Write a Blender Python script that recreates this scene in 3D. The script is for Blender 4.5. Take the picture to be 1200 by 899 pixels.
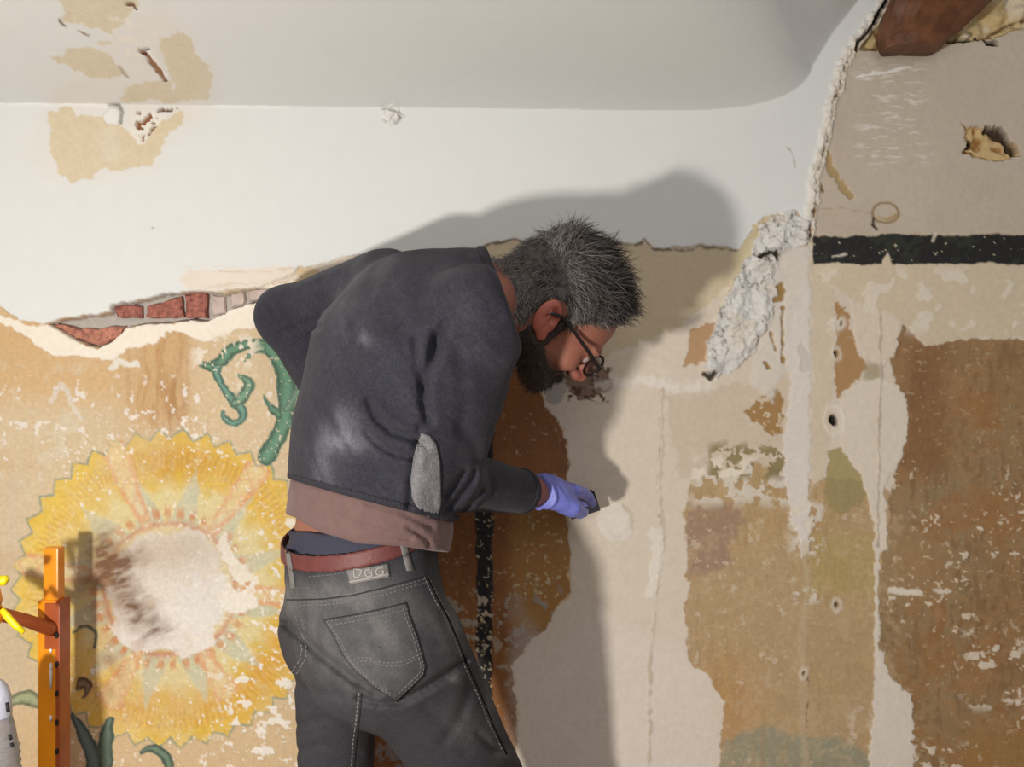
import bpy, bmesh, math, random
import numpy as np
from mathutils import Vector, Matrix
from mathutils.bvhtree import BVHTree
random.seed(4); RNG = np.random.default_rng(7)
sc = bpy.context.scene
for o in list(bpy.data.objects): bpy.data.objects.remove(o)

# ------------------------------------------------------------------ camera, world, lights, exposure
F = 1039.0; CX, CY = 600.0, 449.5; DW = 1.765; CZ = 1.27      # pixels, pixels, metres
cd = bpy.data.cameras.new('camera'); cam = bpy.data.objects.new('camera', cd); sc.collection.objects.link(cam)
cam.location = (0, -DW, CZ); cam.rotation_euler = (math.pi/2, 0, 0)
cd.sensor_fit = 'HORIZONTAL'; cd.sensor_width = 36; cd.lens = 36*F/1200; cd.clip_start = .02
sc.camera = cam
w = bpy.data.worlds.new('world'); sc.world = w; w.use_nodes = True
w.node_tree.nodes['Background'].inputs[0].default_value = (.95, .95, 1.0, 1)
w.node_tree.nodes['Background'].inputs[1].default_value = .31
def lamp(name, kind, loc, energy, color, size, target=None):
    l = bpy.data.lights.new(name, kind); l.energy = energy; l.color = color
    o = bpy.data.objects.new(name, l); sc.collection.objects.link(o); o.location = loc
    if kind == 'AREA': l.shape = 'DISK'; l.size = size
    else: l.shadow_soft_size = size
    if target is not None:
        o.rotation_euler = (Vector(target)-Vector(loc)).to_track_quat('-Z', 'Y').to_euler()
    return o
lamp('work_lamp', 'SPOT', (-.84, -1.86, .86), 109, (1, .965, .915), .05, (-.1, 0, 1.3)).data.spot_size = math.radians(150)
lamp('fill_light', 'AREA', (.3, -3.0, 2.3), 13, (1, .97, .93), 1.3, (0, 0, 1.2))  # soft fill added to lift the shadows, not a fixture of the room
sc.view_settings.view_transform = 'Standard'; sc.view_settings.look = 'None'
sc.view_settings.exposure = 0.0; sc.view_settings.gamma = 1; sc.view_settings.use_curve_mapping = False

# ------------------------------------------------------------------ helpers
def P(u, v, D): return np.array([(u-CX)*D/F, D-DW, CZ+(CY-v)*D/F])      # build-time: pixel + depth -> world point
def proj(p):
    p = np.asarray(p); D = p[..., 1]+DW
    return CX+F*p[..., 0]/D, CY-F*(p[..., 2]-CZ)/D
def lin(c):
    c = np.asarray(c, float)/255
    return np.where(c <= .04045, c/12.92, ((c+.055)/1.055)**2.4)
def nrm(v): v = np.asarray(v, float); return v/np.linalg.norm(v)
def tag(o, label=None, cat=None, group=None, kind=None):
    if label: o['label'] = label
    if cat: o['category'] = cat
    if group: o['group'] = group
    if kind: o['kind'] = kind
    return o
def link(name, me, parent=None, mat=None):
    o = bpy.data.objects.new(name, me); sc.collection.objects.link(o)
    if parent is not None: o.parent = parent; o.matrix_parent_inverse = Matrix.Identity(4) if parent.matrix_world == Matrix.Identity(4) else Matrix.Translation(-Vector(parent.location))
    if mat and me is not None:
        for m in (mat if isinstance(mat, (list, tuple)) else [mat]): me.materials.append(m)
    return o
def mesh_np(name, V, Q, smooth=True, cols=None):
    """V (n,3), Q (m,3|4) index arrays"""
    me = bpy.data.meshes.new(name); V = np.asarray(V, np.float32); Q = np.asarray(Q, np.int32); k = Q.shape[1]
    me.vertices.add(len(V)); me.vertices.foreach_set('co', V.ravel())
    me.loops.add(Q.size); me.loops.foreach_set('vertex_index', Q.ravel())
    me.polygons.add(len(Q)); me.polygons.foreach_set('loop_start', np.arange(0, Q.size, k, dtype=np.int32))
    me.polygons.foreach_set('loop_total', np.full(len(Q), k, np.int32))
    me.polygons.foreach_set('use_smooth', np.full(len(Q), smooth, bool))
    me.update(calc_edges=True); me.validate()
    if cols is not None:
        a = me.color_attributes.new('Col', 'FLOAT_COLOR', 'POINT')
        c = np.ones((len(V), 4), np.float32); c[:, :3] = cols; a.data.foreach_set('color', c.ravel())
    return me
def material(name, color=(200, 200, 200), rough=.7, attr=False, noise=None, bump=None, metal=0, sss=0, sheen=0, trans=0, spec=.5, coat=0, stripes=None, var=.0):
    m = bpy.data.materials.new(name); m.use_nodes = True; nt = m.node_tree; N = nt.nodes; L = nt.links
    b = N['Principled BSDF']; b.inputs['Roughness'].default_value = rough; b.inputs['Metallic'].default_value = metal
    b.inputs['Specular IOR Level'].default_value = spec
    if trans: b.inputs['Transmission Weight'].default_value = trans
    if sss: b.inputs['Subsurface Weight'].default_value = sss; b.inputs['Subsurface Radius'].default_value = (.02, .008, .004); b.inputs['Subsurface Scale'].default_value = .4
    if sheen: b.inputs['Sheen Weight'].default_value = sheen; b.inputs['Sheen Roughness'].default_value = .5
    if coat: b.inputs['Coat Weight'].default_value = coat
    tc = N.new('ShaderNodeTexCoord')
    if attr:
        a = N.new('ShaderNodeAttribute'); a.attribute_name = 'Col'; src = a.outputs['Color']
    else:
        rgb = N.new('ShaderNodeRGB'); rgb.outputs[0].default_value = (*lin(color), 1); src = rgb.outputs[0]
    if noise:     # (scale, amount)
        n = N.new('ShaderNodeTexNoise'); n.inputs['Scale'].default_value = noise[0]; n.inputs['Detail'].default_value = 6
        L.new(tc.outputs['Object'], n.inputs['Vector'])
        r = N.new('ShaderNodeMapRange'); r.inputs['From Min'].default_value = .25; r.inputs['From Max'].default_value = .75
        r.inputs['To Min'].default_value = 1-noise[1]; r.inputs['To Max'].default_value = 1+noise[1]
        L.new(n.outputs['Fac'], r.inputs['Value'])
        mx = N.new('ShaderNodeVectorMath'); mx.operation = 'SCALE'
        L.new(src, mx.inputs[0]); L.new(r.outputs[0], mx.inputs['Scale']); src = mx.outputs[0]
    L.new(src, b.inputs['Base Color'])
    if stripes:   # fine ribbing (scale, dist)
        wv = N.new('ShaderNodeTexWave'); wv.inputs['Scale'].default_value = stripes[0]; wv.bands_direction = stripes[2] if len(stripes) > 2 else 'X'
        wv.inputs['Distortion'].default_value = 1.5; wv.inputs['Detail Scale'].default_value = 3
        L.new(tc.outputs['Object'], wv.inputs['Vector'])
        bp = N.new('ShaderNodeBump'); bp.inputs['Strength'].default_value = .6; bp.inputs['Distance'].default_value = stripes[1]
        L.new(wv.outputs['Fac'], bp.inputs['Height']); L.new(bp.outputs[0], b.inputs['Normal']); last = bp
    if bump:      # (scale, distance)
        n = N.new('ShaderNodeTexNoise'); n.inputs['Scale'].default_value = bump[0]; n.inputs['Detail'].default_value = 5
        L.new(tc.outputs['Object'], n.inputs['Vector'])
        bp = N.new('ShaderNodeBump'); bp.inputs['Strength'].default_value = .7; bp.inputs['Distance'].default_value = bump[1]
        L.new(n.outputs['Fac'], bp.inputs['Height'])
        if stripes: L.new(last.outputs[0], bp.inputs['Normal'])
        L.new(bp.outputs[0], b.inputs['Normal'])
    return m
# value noise on numpy arrays
TAB = RNG.random((256, 256)).astype(np.float32)
def vn(x, y, seed=0):
    xi = np.floor(x).astype(np.int32); yi = np.floor(y).astype(np.int32); fx = (x-xi).astype(np.float32); fy = (y-yi).astype(np.float32)
    fx = fx*fx*(3-2*fx); fy = fy*fy*(3-2*fy); s = seed*37
    a = TAB[(xi+s) & 255, (yi+s*3) & 255]; b = TAB[(xi+1+s) & 255, (yi+s*3) & 255]
    c = TAB[(xi+s) & 255, (yi+1+s*3) & 255]; d = TAB[(xi+1+s) & 255, (yi+1+s*3) & 255]
    return a+(b-a)*fx+(c-a)*fy+(a-b-c+d)*fx*fy
def fbm(x, y, size, o=4, seed=0):
    t = 0; a = .5; n = 0
    for k in range(o):
        t = t+a*vn(x/size*2**k+k*17.3, y/size*2**k+k*9.1, seed+k); n += a; a *= .55
    return t/n*2-1        # -1..1
def sst(a, b, x): t = np.clip((x-a)/(b-a), 0, 1); return t*t*(3-2*t)
def seg_dist(x, y, pts):
    best = np.full(np.shape(x), 1e9, np.float32)
    for (x0, y0), (x1, y1) in zip(pts[:-1], pts[1:]):
        dx, dy = x1-x0, y1-y0; t = np.clip(((x-x0)*dx+(y-y0)*dy)/(dx*dx+dy*dy+1e-9), 0, 1)
        best = np.minimum(best, np.hypot(x-x0-t*dx, y-y0-t*dy))
    return best
def poly_sd(x, y, pts):
    d = seg_dist(x, y, list(pts)+[pts[0]]); ins = np.zeros(np.shape(x), bool)
    for (x0, y0), (x1, y1) in zip(pts, list(pts[1:])+[pts[0]]):
        if y0 == y1: continue
        ins ^= ((y0 > y) != (y1 > y)) & (x < (x1-x0)*(y-y0)/(y1-y0)+x0)
    return np.where(ins, -d, d)
# ------------------------------------------------------------------ the back wall and sloping ceiling: one fine relief grid, cut into its parts
ST = 1.35; SC = DW/F          # metres per wall pixel
ax = np.concatenate([np.arange(-130, -12, 6), np.arange(-12, 1212, ST), np.arange(1212, 1330, 6)])
ay = np.concatenate([np.arange(-60, -12, 5), np.arange(-12, 52, ST), np.arange(52, 128, .55), np.arange(128.6, 912, ST), np.arange(912, 1040, 6)])
GU, GV = np.meshgrid(ax, ay)                      # wall-plane pixels (rows: v)
X = (GU-CX)*SC; Z = CZ+(CY-GV)*SC
JAG = [(1110, -140), (1060, -30), (1040, 0), (1020, 25), (1003, 50), (987, 75), (975, 120), (966, 165), (957, 205), (950, 245), (946, 275)]
E2 = [(1085, -140), (1030, -40), (998, 2), (968, 40), (945, 78), (932, 120), (926, 170), (924, 240), (924, 420)]
zj = CZ+(CY-(122+np.clip(GU, -130, 900)*.011))*SC
e2x = np.interp(GV, [p[1] for p in E2], [p[0] for p in E2])
a_ = Z-zj; b_ = (e2x-GU)*SC*.32+.004
kk = .085; hh = np.clip(.5+.5*(b_-a_)/kk, 0, 1); c_ = b_*(1-hh)+a_*hh-kk*hh*(1-hh)
c_ = np.where(c_ > 0, c_, 0); macro = c_*4.0
macro = np.where(macro > 0, np.sqrt(macro**2+.004**2)-.004, 0)
D = DW-macro; U = CX+F*X/D; V = CY-F*(Z-CZ)/D       # where each point falls in the photograph (only used to lay out the traced marks)
col = np.empty(GU.shape+(3,), np.float32); H = np.zeros(GU.shape, np.float32); LAB = np.zeros(GU.shape, np.int32)
W1 = fbm(U, V, 34, 3, 101); W2 = fbm(U, V, 34, 3, 107); W3 = fbm(U, V, 9, 3, 111); W4 = fbm(U, V, 9, 3, 117)
U = U+3.2*W1+2.0*W3; V = V+3.2*W2+2.0*W4          # hand-made irregularity of every outline
n1 = fbm(U, V, 60, 5, 1); n2 = fbm(U, V, 18, 4, 2); n3 = fbm(U, V, 6, 3, 3); n4 = fbm(U, V, 150, 3, 4); n5 = fbm(U, V, 9, 3, 9)
vs = fbm(U, V*.12, 5, 3, 5)                       # vertical streaks
LABS = {}
def lab(name):
    if name not in LABS: LABS[name] = len(LABS)+1
    return LABS[name]
def put(m, c, h=None, label=None, alpha=1.0, add=None, var=.03):
    """m: 0..1 mask"""
    m = m*alpha
    cc = lin(c).astype(np.float32)[None, None, :]*(1+var*(n2+.6*n3))[..., None]
    col[:] = col*(1-m[..., None])+cc*m[..., None]
    if h is not None: H[:] = H*(1-m)+h*m
    if add is not None: H[:] += add*m
    if label: LAB[m > .5] = lab(label)
def region(pts, rough=4, soft=1.0, pad=40, nz=None):
    xs = [p[0] for p in pts]; ys = [p[1] for p in pts]
    box = (U > min(xs)-pad) & (U < max(xs)+pad) & (V > min(ys)-pad) & (V < max(ys)+pad)
    r, c = np.where(box.any(1))[0], np.where(box.any(0))[0]
    m = np.zeros(U.shape, np.float32)
    if not len(r) or not len(c): return m
    s = (slice(r[0], r[-1]+1), slice(c[0], c[-1]+1))
    d = poly_sd(U[s], V[s], pts)+rough*((n2+n3*.8) if nz is None else nz)[s]
    m[s] = np.clip(.5-d/(2*soft), 0, 1); return m
def line(pts, wd, rough=1, soft=1.0):
    xs = [p[0] for p in pts]; ys = [p[1] for p in pts]; pad = wd+30
    box = (U > min(xs)-pad) & (U < max(xs)+pad) & (V > min(ys)-pad) & (V < max(ys)+pad)
    r, c = np.where(box.any(1))[0], np.where(box.any(0))[0]; m = np.zeros(U.shape, np.float32)
    if not len(r) or not len(c): return m
    s = (slice(r[0], r[-1]+1), slice(c[0], c[-1]+1))
    d = seg_dist(U[s], V[s], pts)-wd+rough*(n3+n2*.5)[s]; m[s] = np.clip(.5-d/(2*soft), 0, 1); return m
def blob(u, v, r, rough=2, soft=1.0, sy=1.0):
    d = np.hypot(U-u, (V-v)/sy)-r+rough*(n3+n2); return np.clip(.5-d/(2*soft), 0, 1).astype(np.float32)
def gauss(u, v, ru, rv): return np.exp(-((U-u)/ru)**2-((V-v)/rv)**2).astype(np.float32)
def flecks(seed, size, thr, where): 
    n = fbm(U, V, size, 3, seed); return (sst(thr, thr+.08, n)*where).astype(np.float32)
def win(u0, v0, u1, v1, s=15): return (sst(u0-s, u0+s, U)*(1-sst(u1-s, u1+s, U))*sst(v0-s, v0+s, V)*(1-sst(v1-s, v1+s, V))).astype(np.float32)

# -- oldest layer: tan mural ground on the left
put(np.ones_like(H), (214, 190, 152), 0)
put(sst(-.1, .5, n1), (206, 176, 130), alpha=.7)
put(sst(.0, .5, n4+.3*n2)*win(-130, 430, 120, 900, 40), (208, 186, 142), alpha=.6)
put(win(-130, 360, 150, 470, 25), (214, 172, 116), alpha=.75)
put(win(150, 370, 240, 500, 22), (204, 158, 100), alpha=.7)
put(win(150, 375, 245, 500, 22)*sst(-.3, .5, vs), (186, 136, 74), alpha=.6)
put(gauss(208, 470, 30, 40)*sst(-.6, .6, n2+vs), (160, 110, 60), alpha=.5)
put(win(-130, 420, 120, 620, 30)*sst(.05, .5, n2+n1*.5), (216, 205, 182), alpha=.5)
put(win(0, 560, 30, 899, 14), (205, 186, 160), alpha=.4)
put(win(220, 370, 380, 560, 14), (216, 190, 150), alpha=.8)
put(win(-130, 820, 420, 1040, 25), (212, 180, 134), alpha=.7)
put(flecks(11, 7, .42, win(-130, 440, 400, 560, 25)), (232, 220, 205), add=.0006)
put(flecks(12, 12, .38, win(140, 455, 250, 520, 10)), (236, 226, 210), add=.0008)
put(line([(60, 470), (70, 450), (80, 465), (95, 490)], 3, 3), (222, 212, 198), alpha=.7)
put(line([(132, 430), (140, 424), (152, 427), (160, 427)], 3.5, 3), (232, 224, 208), add=.0008)
# -- sunburst
cu, cv, R0 = 200, 690, 181
du, dv = U-cu, V-cv; r = np.hypot(du, dv); th = np.arctan2(-dv, du)
ph = (th/(2*math.pi)*42) % 1; zig = np.abs(ph*2-1)*12-6
rr = r-(R0+zig); sun = np.clip(.5-(rr+2*n3)/2, 0, 1).astype(np.float32)
t = r/R0
pale_l = sst(-.2, .6, n1)
put(sun, (226, 184, 62), .0001, 'painted_sunburst')
put(sun*sst(-.3, .5, n2+n4), (232, 200, 84), alpha=.5)
bri = np.sin(th*150+n3*2.5)
up = sst(-.2, .5, np.sin(th))        # darker brushwork in the upper and lower sectors
put(sun*sst(.74, .8, t)*(1-sst(.88, .94, t))*sst(-.2, .6, bri), (206, 148, 44), alpha=.6)
put(sun*gauss(200, 545, 70, 40), (196, 136, 30), alpha=.6)
put(sun*gauss(195, 800, 80, 45), (204, 140, 48), alpha=.65)
put(sun*gauss(300, 760, 50, 70), (222, 160, 50), alpha=.6)
put(sun*gauss(75, 580, 30, 50), (230, 190, 40), alpha=.5)
put(sun*(1-sst(.62, .74, t+n2*.04)), (222, 208, 150), alpha=.85)
NS = 12; pa = ((th-math.radians(3))/(2*math.pi)*NS) % 1; w_ = np.abs(pa-.5)*2*(2*math.pi/NS)*r/2     # distance in px from spike axis
spike = np.clip((.80-t)/.34, 0, 1)*17; sm = np.clip((spike-w_+1.5*n3)/2+.5, 0, 1)*(t > .42)*sun
put(sm*((t < .8)), (186, 192, 172), alpha=.62)
put(sun*sst(.6, .66, t)*(1-sst(.74, .8, t))*sst(.3, .9, 1-np.abs(w_-17)/14), (216, 176, 30), alpha=.65)
put(sun*np.exp(-((t-.49)/.035)**2)*sst(-.4, .3, np.sin(th*36)+n3), (206, 128, 60), alpha=.85)
put(sun*np.exp(-((t-.425)/.02)**2), (196, 92, 46), alpha=.7)
for deg, t0 in ((112, 1.02), (54, 1.0), (-4, .98), (-62, .8), (-118, .86), (171, 1.0)):
    a = math.radians(deg); al = du*math.cos(a)-dv*math.sin(a); ac = np.abs(-du*math.sin(a)-dv*math.cos(a))
    L_ = (al-.42*R0)/((t0-.42)*R0); wd = 5+11*np.clip(L_, 0, 1)**.8
    wd = np.where(L_ > .9, wd*np.sqrt(np.clip(1-((L_-.9)/.12)**2, 0, 1)), wd)
    ins = np.clip((wd-ac+1.5*n3)/2, 0, 1)*((L_ > 0) & (L_ < 1.03))
    put(ins, (228, 206, 158), alpha=.65); LAB[(ins > .5)] = lab('painted_sunburst')
    ed = np.exp(-((ac-wd+2)/2.6)**2)*((L_ > 0) & (L_ < 1.05)); put(ed*sst(-.7, .1, n3+n2), (222, 148, 92), alpha=.85)
    zz = np.exp(-((ac-np.abs(np.sin(al*.14))*wd*.75)/2.2)**2)*((L_ > 0) & (L_ < 1.0)); put(zz, (216, 160, 112), alpha=.6)
put((np.exp(-(rr/1.7)**2)*sst(-.75, -.1, n2)).astype(np.float32), (128, 146, 128), alpha=.85)
put(sun*sst(-.25, .45, fbm(U, V, 45, 4, 121)), (222, 204, 160), alpha=.28)
put(sun*sst(.05, .35, fbm(U, V, 7, 3, 122)), (224, 206, 160), alpha=.2)
# whitewashed centre
put(sun*np.clip(.5-(r-70+14*n2+10*n1)/6, 0, 1), (228, 218, 206), .0006, alpha=.92)
put(sun*gauss(215, 650, 55, 30), (196, 176, 156), alpha=.5)
put(region([(130, 740), (145, 700), (250, 720), (255, 755), (215, 775), (190, 758), (160, 762)], 5), (232, 222, 210), .0008)
put(region([(255, 640), (262, 625), (270, 650), (290, 662), (298, 680), (285, 688), (270, 672)], 4), (238, 228, 210), .001)
put(region([(252, 690), (300, 695), (308, 708), (280, 722), (262, 716)], 5), (238, 228, 210), .001)
wf = win(255, 600, 380, 1040, 25); put(flecks(21, 16, .30, wf*win(255, 770, 350, 1040, 15)), (240, 230, 214), .001)
put(flecks(22, 9, .36, wf), (240, 230, 214), .0008); put(flecks(23, 5, .46, win(60, 500, 380, 1000, 30)), (238, 226, 205), .0006)
put(sun*gauss(205, 645, 62, 24), (194, 172, 146), alpha=.55); put(sun*gauss(238, 695, 30, 40), (228, 226, 226), alpha=.35); put(sun*sst(.05, .5, n1+n2)*gauss(200, 690, 90, 90), (214, 190, 156), alpha=.4)
# soot smudge
sm_ = np.exp(-(seg_dist(U, V, [(118, 642), (134, 662), (146, 695), (180, 738)])/(18+9*n2))**2)+.7*np.exp(-(seg_dist(U, V, [(95, 690), (140, 660), (165, 655)])/(12+8*n2))**2)
hairs = fbm(U*.5+V*.9, V*.25-U*.2, 5, 3, 31)
put(np.clip(sm_*(.75+.6*hairs), 0, 1).astype(np.float32), (112, 72, 36), alpha=.95)
put(gauss(112, 700, 30, 45)*.6, (120, 95, 72), alpha=.6)
put(gauss(130, 780, 30, 60)*sst(-.4, .5, n2), (176, 112, 44), alpha=.55)
# -- green scroll ornament
def stroke(pts, widths, c, label=None, h=.0002):
    pts = np.array(pts, float); n = len(pts)
    tt = np.linspace(0, n-1, n*8); ci = np.arange(n)
    # Catmull-Rom style smoothing
    def cr(a):
        out = []
        for t_ in tt:
            i = min(int(t_), n-2); f = t_-i; p0, p1, p2, p3 = a[max(i-1, 0)], a[i], a[i+1], a[min(i+2, n-1)]
            out.append(.5*((2*p1)+(-p0+p2)*f+(2*p0-5*p1+4*p2-p3)*f*f+(-p0+3*p1-3*p2+p3)*f**3))
        return np.array(out)
    sx, sy, sw = cr(pts[:, 0]), cr(pts[:, 1]), cr(np.array(widths, float))
    pad = max(widths)+8
    box = (U > sx.min()-pad) & (U < sx.max()+pad) & (V > sy.min()-pad) & (V < sy.max()+pad)
    rws, cls = np.where(box.any(1))[0], np.where(box.any(0))[0]
    if not len(rws) or not len(cls): return
    s = (slice(rws[0], rws[-1]+1), slice(cls[0], cls[-1]+1)); u, v = U[s], V[s]
    best = np.full(u.shape, 1e9); cen = np.full(u.shape, 1e9)
    for i in range(len(sx)-1):
        dx, dy = sx[i+1]-sx[i], sy[i+1]-sy[i]; f = np.clip(((u-sx[i])*dx+(v-sy[i])*dy)/(dx*dx+dy*dy+1e-9), 0, 1)
        dd = np.hypot(u-sx[i]-f*dx, v-sy[i]-f*dy); wd = sw[i]+(sw[i+1]-sw[i])*f
        e = dd-wd; k = e < best; best = np.where(k, e, best); cen = np.where(k, dd/np.maximum(wd, .1), cen)
    m = np.zeros_like(H); m[s] = np.clip(.5-(best+1.0*n3[s])/1.6, 0, 1)
    put(m, c, h, label)
    e_ = np.zeros_like(H); e_[s] = np.exp(-((best+2)/1.6)**2); put(e_*m, np.array(c)*.62, alpha=.8)
    e_[:] = 0; e_[s] = np.exp(-((cen-.15)/.25)**2); put(e_*m, np.minimum(np.array(c)*1.25+12, 255), alpha=.4)
G = (86, 128, 100)
stroke([(229, 421), (243, 429), (258, 424), (272, 411), (290, 405), (308, 407), (322, 418), (332, 438), (337, 462), (335, 488), (328, 508), (312, 534)], [1, 5, 7, 7, 6.5, 7.5, 9, 10, 10.5, 10, 9.5, 11], G, 'painted_scroll')
stroke([(252, 430), (256, 443), (264, 458), (276, 470), (284, 482), (282, 492), (272, 496), (263, 490), (262, 482)], [6, 5, 5, 6, 5.5, 4.5, 4.5, 3.5, 2], (96, 138, 118), 'painted_scroll')
stroke([(280, 440), (292, 450), (286, 462), (274, 470)], [2, 5, 7, 5], (104, 140, 112), 'painted_scroll')
stroke([(309, 463), (316, 474), (326, 486)], [1, 3.5, 6], G, 'painted_scroll')
stroke([(284, 424), (296, 414), (306, 410)], [1, 4, 6], (110, 148, 118), 'painted_scroll')
stroke([(336, 480), (348, 462), (358, 440), (372, 430)], [4, 3.5, 4, 5], (112, 148, 122), 'painted_scroll')
stroke([(340, 425), (352, 428), (362, 440)], [3, 3, 3], (112, 148, 122), 'painted_scroll')
stroke([(338, 500), (352, 492), (366, 486)], [3, 4, 3], (112, 148, 122), 'painted_scroll')
put(flecks(25, 7, .30, gauss(285, 447, 16, 14)), (232, 216, 190), .0008)
put(flecks(26, 4, .42, win(230, 400, 345, 540, 5)), (222, 206, 176), .0006)
stroke([(14, 824), (28, 818), (44, 822), (52, 830)], [5, 9, 8, 4], (146, 150, 112), 'painted_scroll')
stroke([(85, 836), (98, 858), (106, 880), (112, 905)], [3, 8, 10, 10], (88, 106, 100), 'painted_scroll')
stroke([(128, 842), (124, 862), (124, 880), (126, 920)], [4, 8, 10, 10], (94, 114, 96), 'painted_scroll')
stroke([(168, 880), (180, 876), (194, 884), (200, 900), (204, 930)], [3, 5, 6, 6, 7], (96, 118, 96), 'painted_scroll')
stroke([(86, 742), (98, 735), (112, 740), (112, 760)], [1.5, 2, 2, 1.5], (110, 112, 90))
stroke([(92, 806), (98, 800), (104, 806), (98, 818)], [3, 7, 5, 2], (120, 96, 70))
# -- brown painted ground behind the man
BB = [(400, 440), (470, 400), (560, 410), (606, 428), (626, 440), (640, 478), (652, 492), (662, 512), (668, 548), (662, 600), (668, 650), (670, 694), (652, 716), (640, 738), (622, 752), (602, 780), (606, 830), (604, 1040), (330, 1040), (380, 900), (396, 700)]
bm_ = region(BB, 4)
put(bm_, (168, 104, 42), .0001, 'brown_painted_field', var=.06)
put(bm_*sst(-.2, .7, n1+.6*n2), (142, 82, 30), alpha=.6)
put(bm_*sst(.0, .6, vs)*.6, (184, 124, 54), alpha=.6)
put(bm_*win(600, 560, 680, 740, 10), (206, 148, 60), alpha=.75)  # pool of light below the gloved hand, painted as lighter brown
st_ = region([(557, 380), (579, 380), (578, 600), (578, 700), (576, 800), (577, 830), (560, 830), (558, 700)], 1.2)
put(st_*sst(-.9, -.75, n5+(1-sst(700, 830, V))*1.0-sst(700, 840, V)*.5), (26, 24, 22), .0004, 'black_painted_stripe')
put(flecks(41, 4, .40, st_), (196, 180, 150))
put(flecks(42, 9, .28, bm_*win(520, 690, 680, 760, 14)), (186, 168, 146), .0008)
put(flecks(43, 5, .38, bm_*win(600, 600, 670, 710, 8)), (232, 206, 150), .0008)
put(flecks(44, 11, .40, bm_*win(540, 740, 620, 1000, 14)), (186, 160, 130), .0007)
put(flecks(45, 5, .5, bm_), (200, 170, 120), .0004)
put(flecks(46, 12, .25, win(400, 850, 480, 1000, 12)), (176, 158, 150), .0006)
# -- old beige plaster field of the centre and right
put(region([(330, 280), (1330, 280), (1330, 1040), (604, 1040), (606, 830), (602, 780), (622, 752), (640, 738), (652, 716), (670, 694), (668, 650), (662, 600), (668, 548), (662, 512), (652, 492), (640, 478), (630, 442), (606, 432), (560, 404), (470, 396), (350, 300)], 4), (216, 200, 178), .0010, 'beige_plaster')
put(region([(560, 280), (870, 285), (905, 250), (950, 250), (860, 330), (800, 380), (760, 400), (700, 420), (640, 440), (600, 425), (560, 340)], 5), (204, 184, 146), .0009, alpha=.85)
put(win(600, 740, 700, 1040, 12)*sst(-.6, .5, n1), (212, 196, 178), alpha=.5)
put(region([(605, 700), (640, 760), (690, 720), (835, 780), (845, 1040), (600, 1040)], 8, 12), (222, 208, 196), alpha=.5)
put(region([(656, 428), (690, 425), (714, 436), (716, 452), (700, 466), (680, 470), (662, 456)], 5), (146, 118, 100), -.0012, 'bare_scraped_patch')
put(flecks(47, 6, .05, win(655, 428, 716, 470, 3)), (98, 76, 62), add=-.0008)
put(region([(635, 440), (655, 438), (668, 456), (655, 474), (640, 468)], 4), (176, 166, 156))
put(region([(780, 465), (940, 440), (940, 570), (805, 560), (790, 520)], 6, 3), (206, 186, 160), .0006, alpha=.8)
put(line([(700, 452), (730, 444), (762, 446), (795, 456), (830, 452)], 5, 7, 3), (232, 224, 212), .002, alpha=.6)
put(line([(775, 455), (777, 520), (774, 560), (776, 640), (762, 760), (760, 900), (758, 1030)], 1.4, 3), (202, 184, 160), add=.0012)
put(line([(772, 458), (774, 520), (771, 570), (773, 640)], .3, 1.5)*sst(.0, .3, n5), (160, 140, 120), add=-.0008)
put(line([(768, 625), (772, 650), (765, 685), (762, 695)], 6, 7, 2), (232, 224, 210), add=.002, alpha=.6)
put(blob(722, 612, 22, 5), (224, 212, 196), add=.0012)
put(np.exp(-((np.hypot(U-720, V-610)-20)/3)**2).astype(np.float32)*sst(-.2, .4, n2), (178, 160, 130), add=.001, alpha=.6)
# -- right ochre and brown mural remains
M1 = [(808, 568), (830, 552), (860, 560), (880, 540), (920, 552), (944, 562), (1030, 560), (1060, 600), (1060, 1040), (838, 1040), (845, 870), (846, 822), (832, 795), (808, 772), (803, 700), (811, 690), (803, 670), (808, 630), (801, 600)]
m1 = region(M1, 4); RB = 'ochre_painted_field'
put(m1, (196, 162, 114), .0001, RB, var=.05)
put(m1*sst(-.2, .5, n1+.3*n2), (204, 168, 104), alpha=.6)
put(region([(806, 585), (868, 590), (872, 610), (850, 640), (860, 660), (830, 672), (808, 672)], 6, 4), (170, 134, 112), alpha=.8)
put(win(945, 625, 1030, 700, 16)*m1, (190, 166, 88), alpha=.6)
put(gauss(850, 830, 40, 50)*m1, (204, 144, 68), alpha=.6)
put(m1*region([(838, 1040), (845, 878), (872, 856), (900, 848), (930, 862), (985, 866), (1020, 890), (1030, 1040)], 5, 4), (156, 156, 130), alpha=.85)
put(m1*win(860, 590, 900, 660, 12)*sst(-.2, .4, n3+vs), (196, 164, 112), alpha=.6)
M2 = [(1052, 372), (1062, 380), (1082, 404), (1112, 400), (1140, 396), (1172, 397), (1200, 398), (1330, 396), (1330, 1040), (1018, 1040), (1024, 760), (1034, 640), (1050, 560), (1064, 500), (1050, 452), (1044, 425)]
m2 = region(M2, 4)
put(m2, (164, 126, 76), .0001, 'brown_painted_field', var=.09)
put(m2*sst(-.1, .5, n4+.5*n1), (160, 138, 98), alpha=.6)
put(m2*sst(-.2, .5, n2+n3), (178, 132, 78), alpha=.45); put(m2*sst(.0, .6, n5+vs), (128, 86, 44), alpha=.4)
put(m2*sst(.0, .5, n1-.3*n2), (172, 116, 50), alpha=.6)
put(m2*win(1060, 400, 1110, 560, 15), (140, 92, 48), alpha=.6)
put(m2*win(1020, 620, 1100, 700, 18), (176, 146, 100), alpha=.5)
put(m2*win(1130, 850, 1330, 1040, 20), (176, 128, 56), alpha=.6)
clus = sst(-.1, .35, fbm(U, V, 70, 3, 131))
put(flecks(51, 5, .45, np.maximum(m1*.9, m2)*(.35+.65*clus)), (214, 190, 150), .0007)
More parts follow.
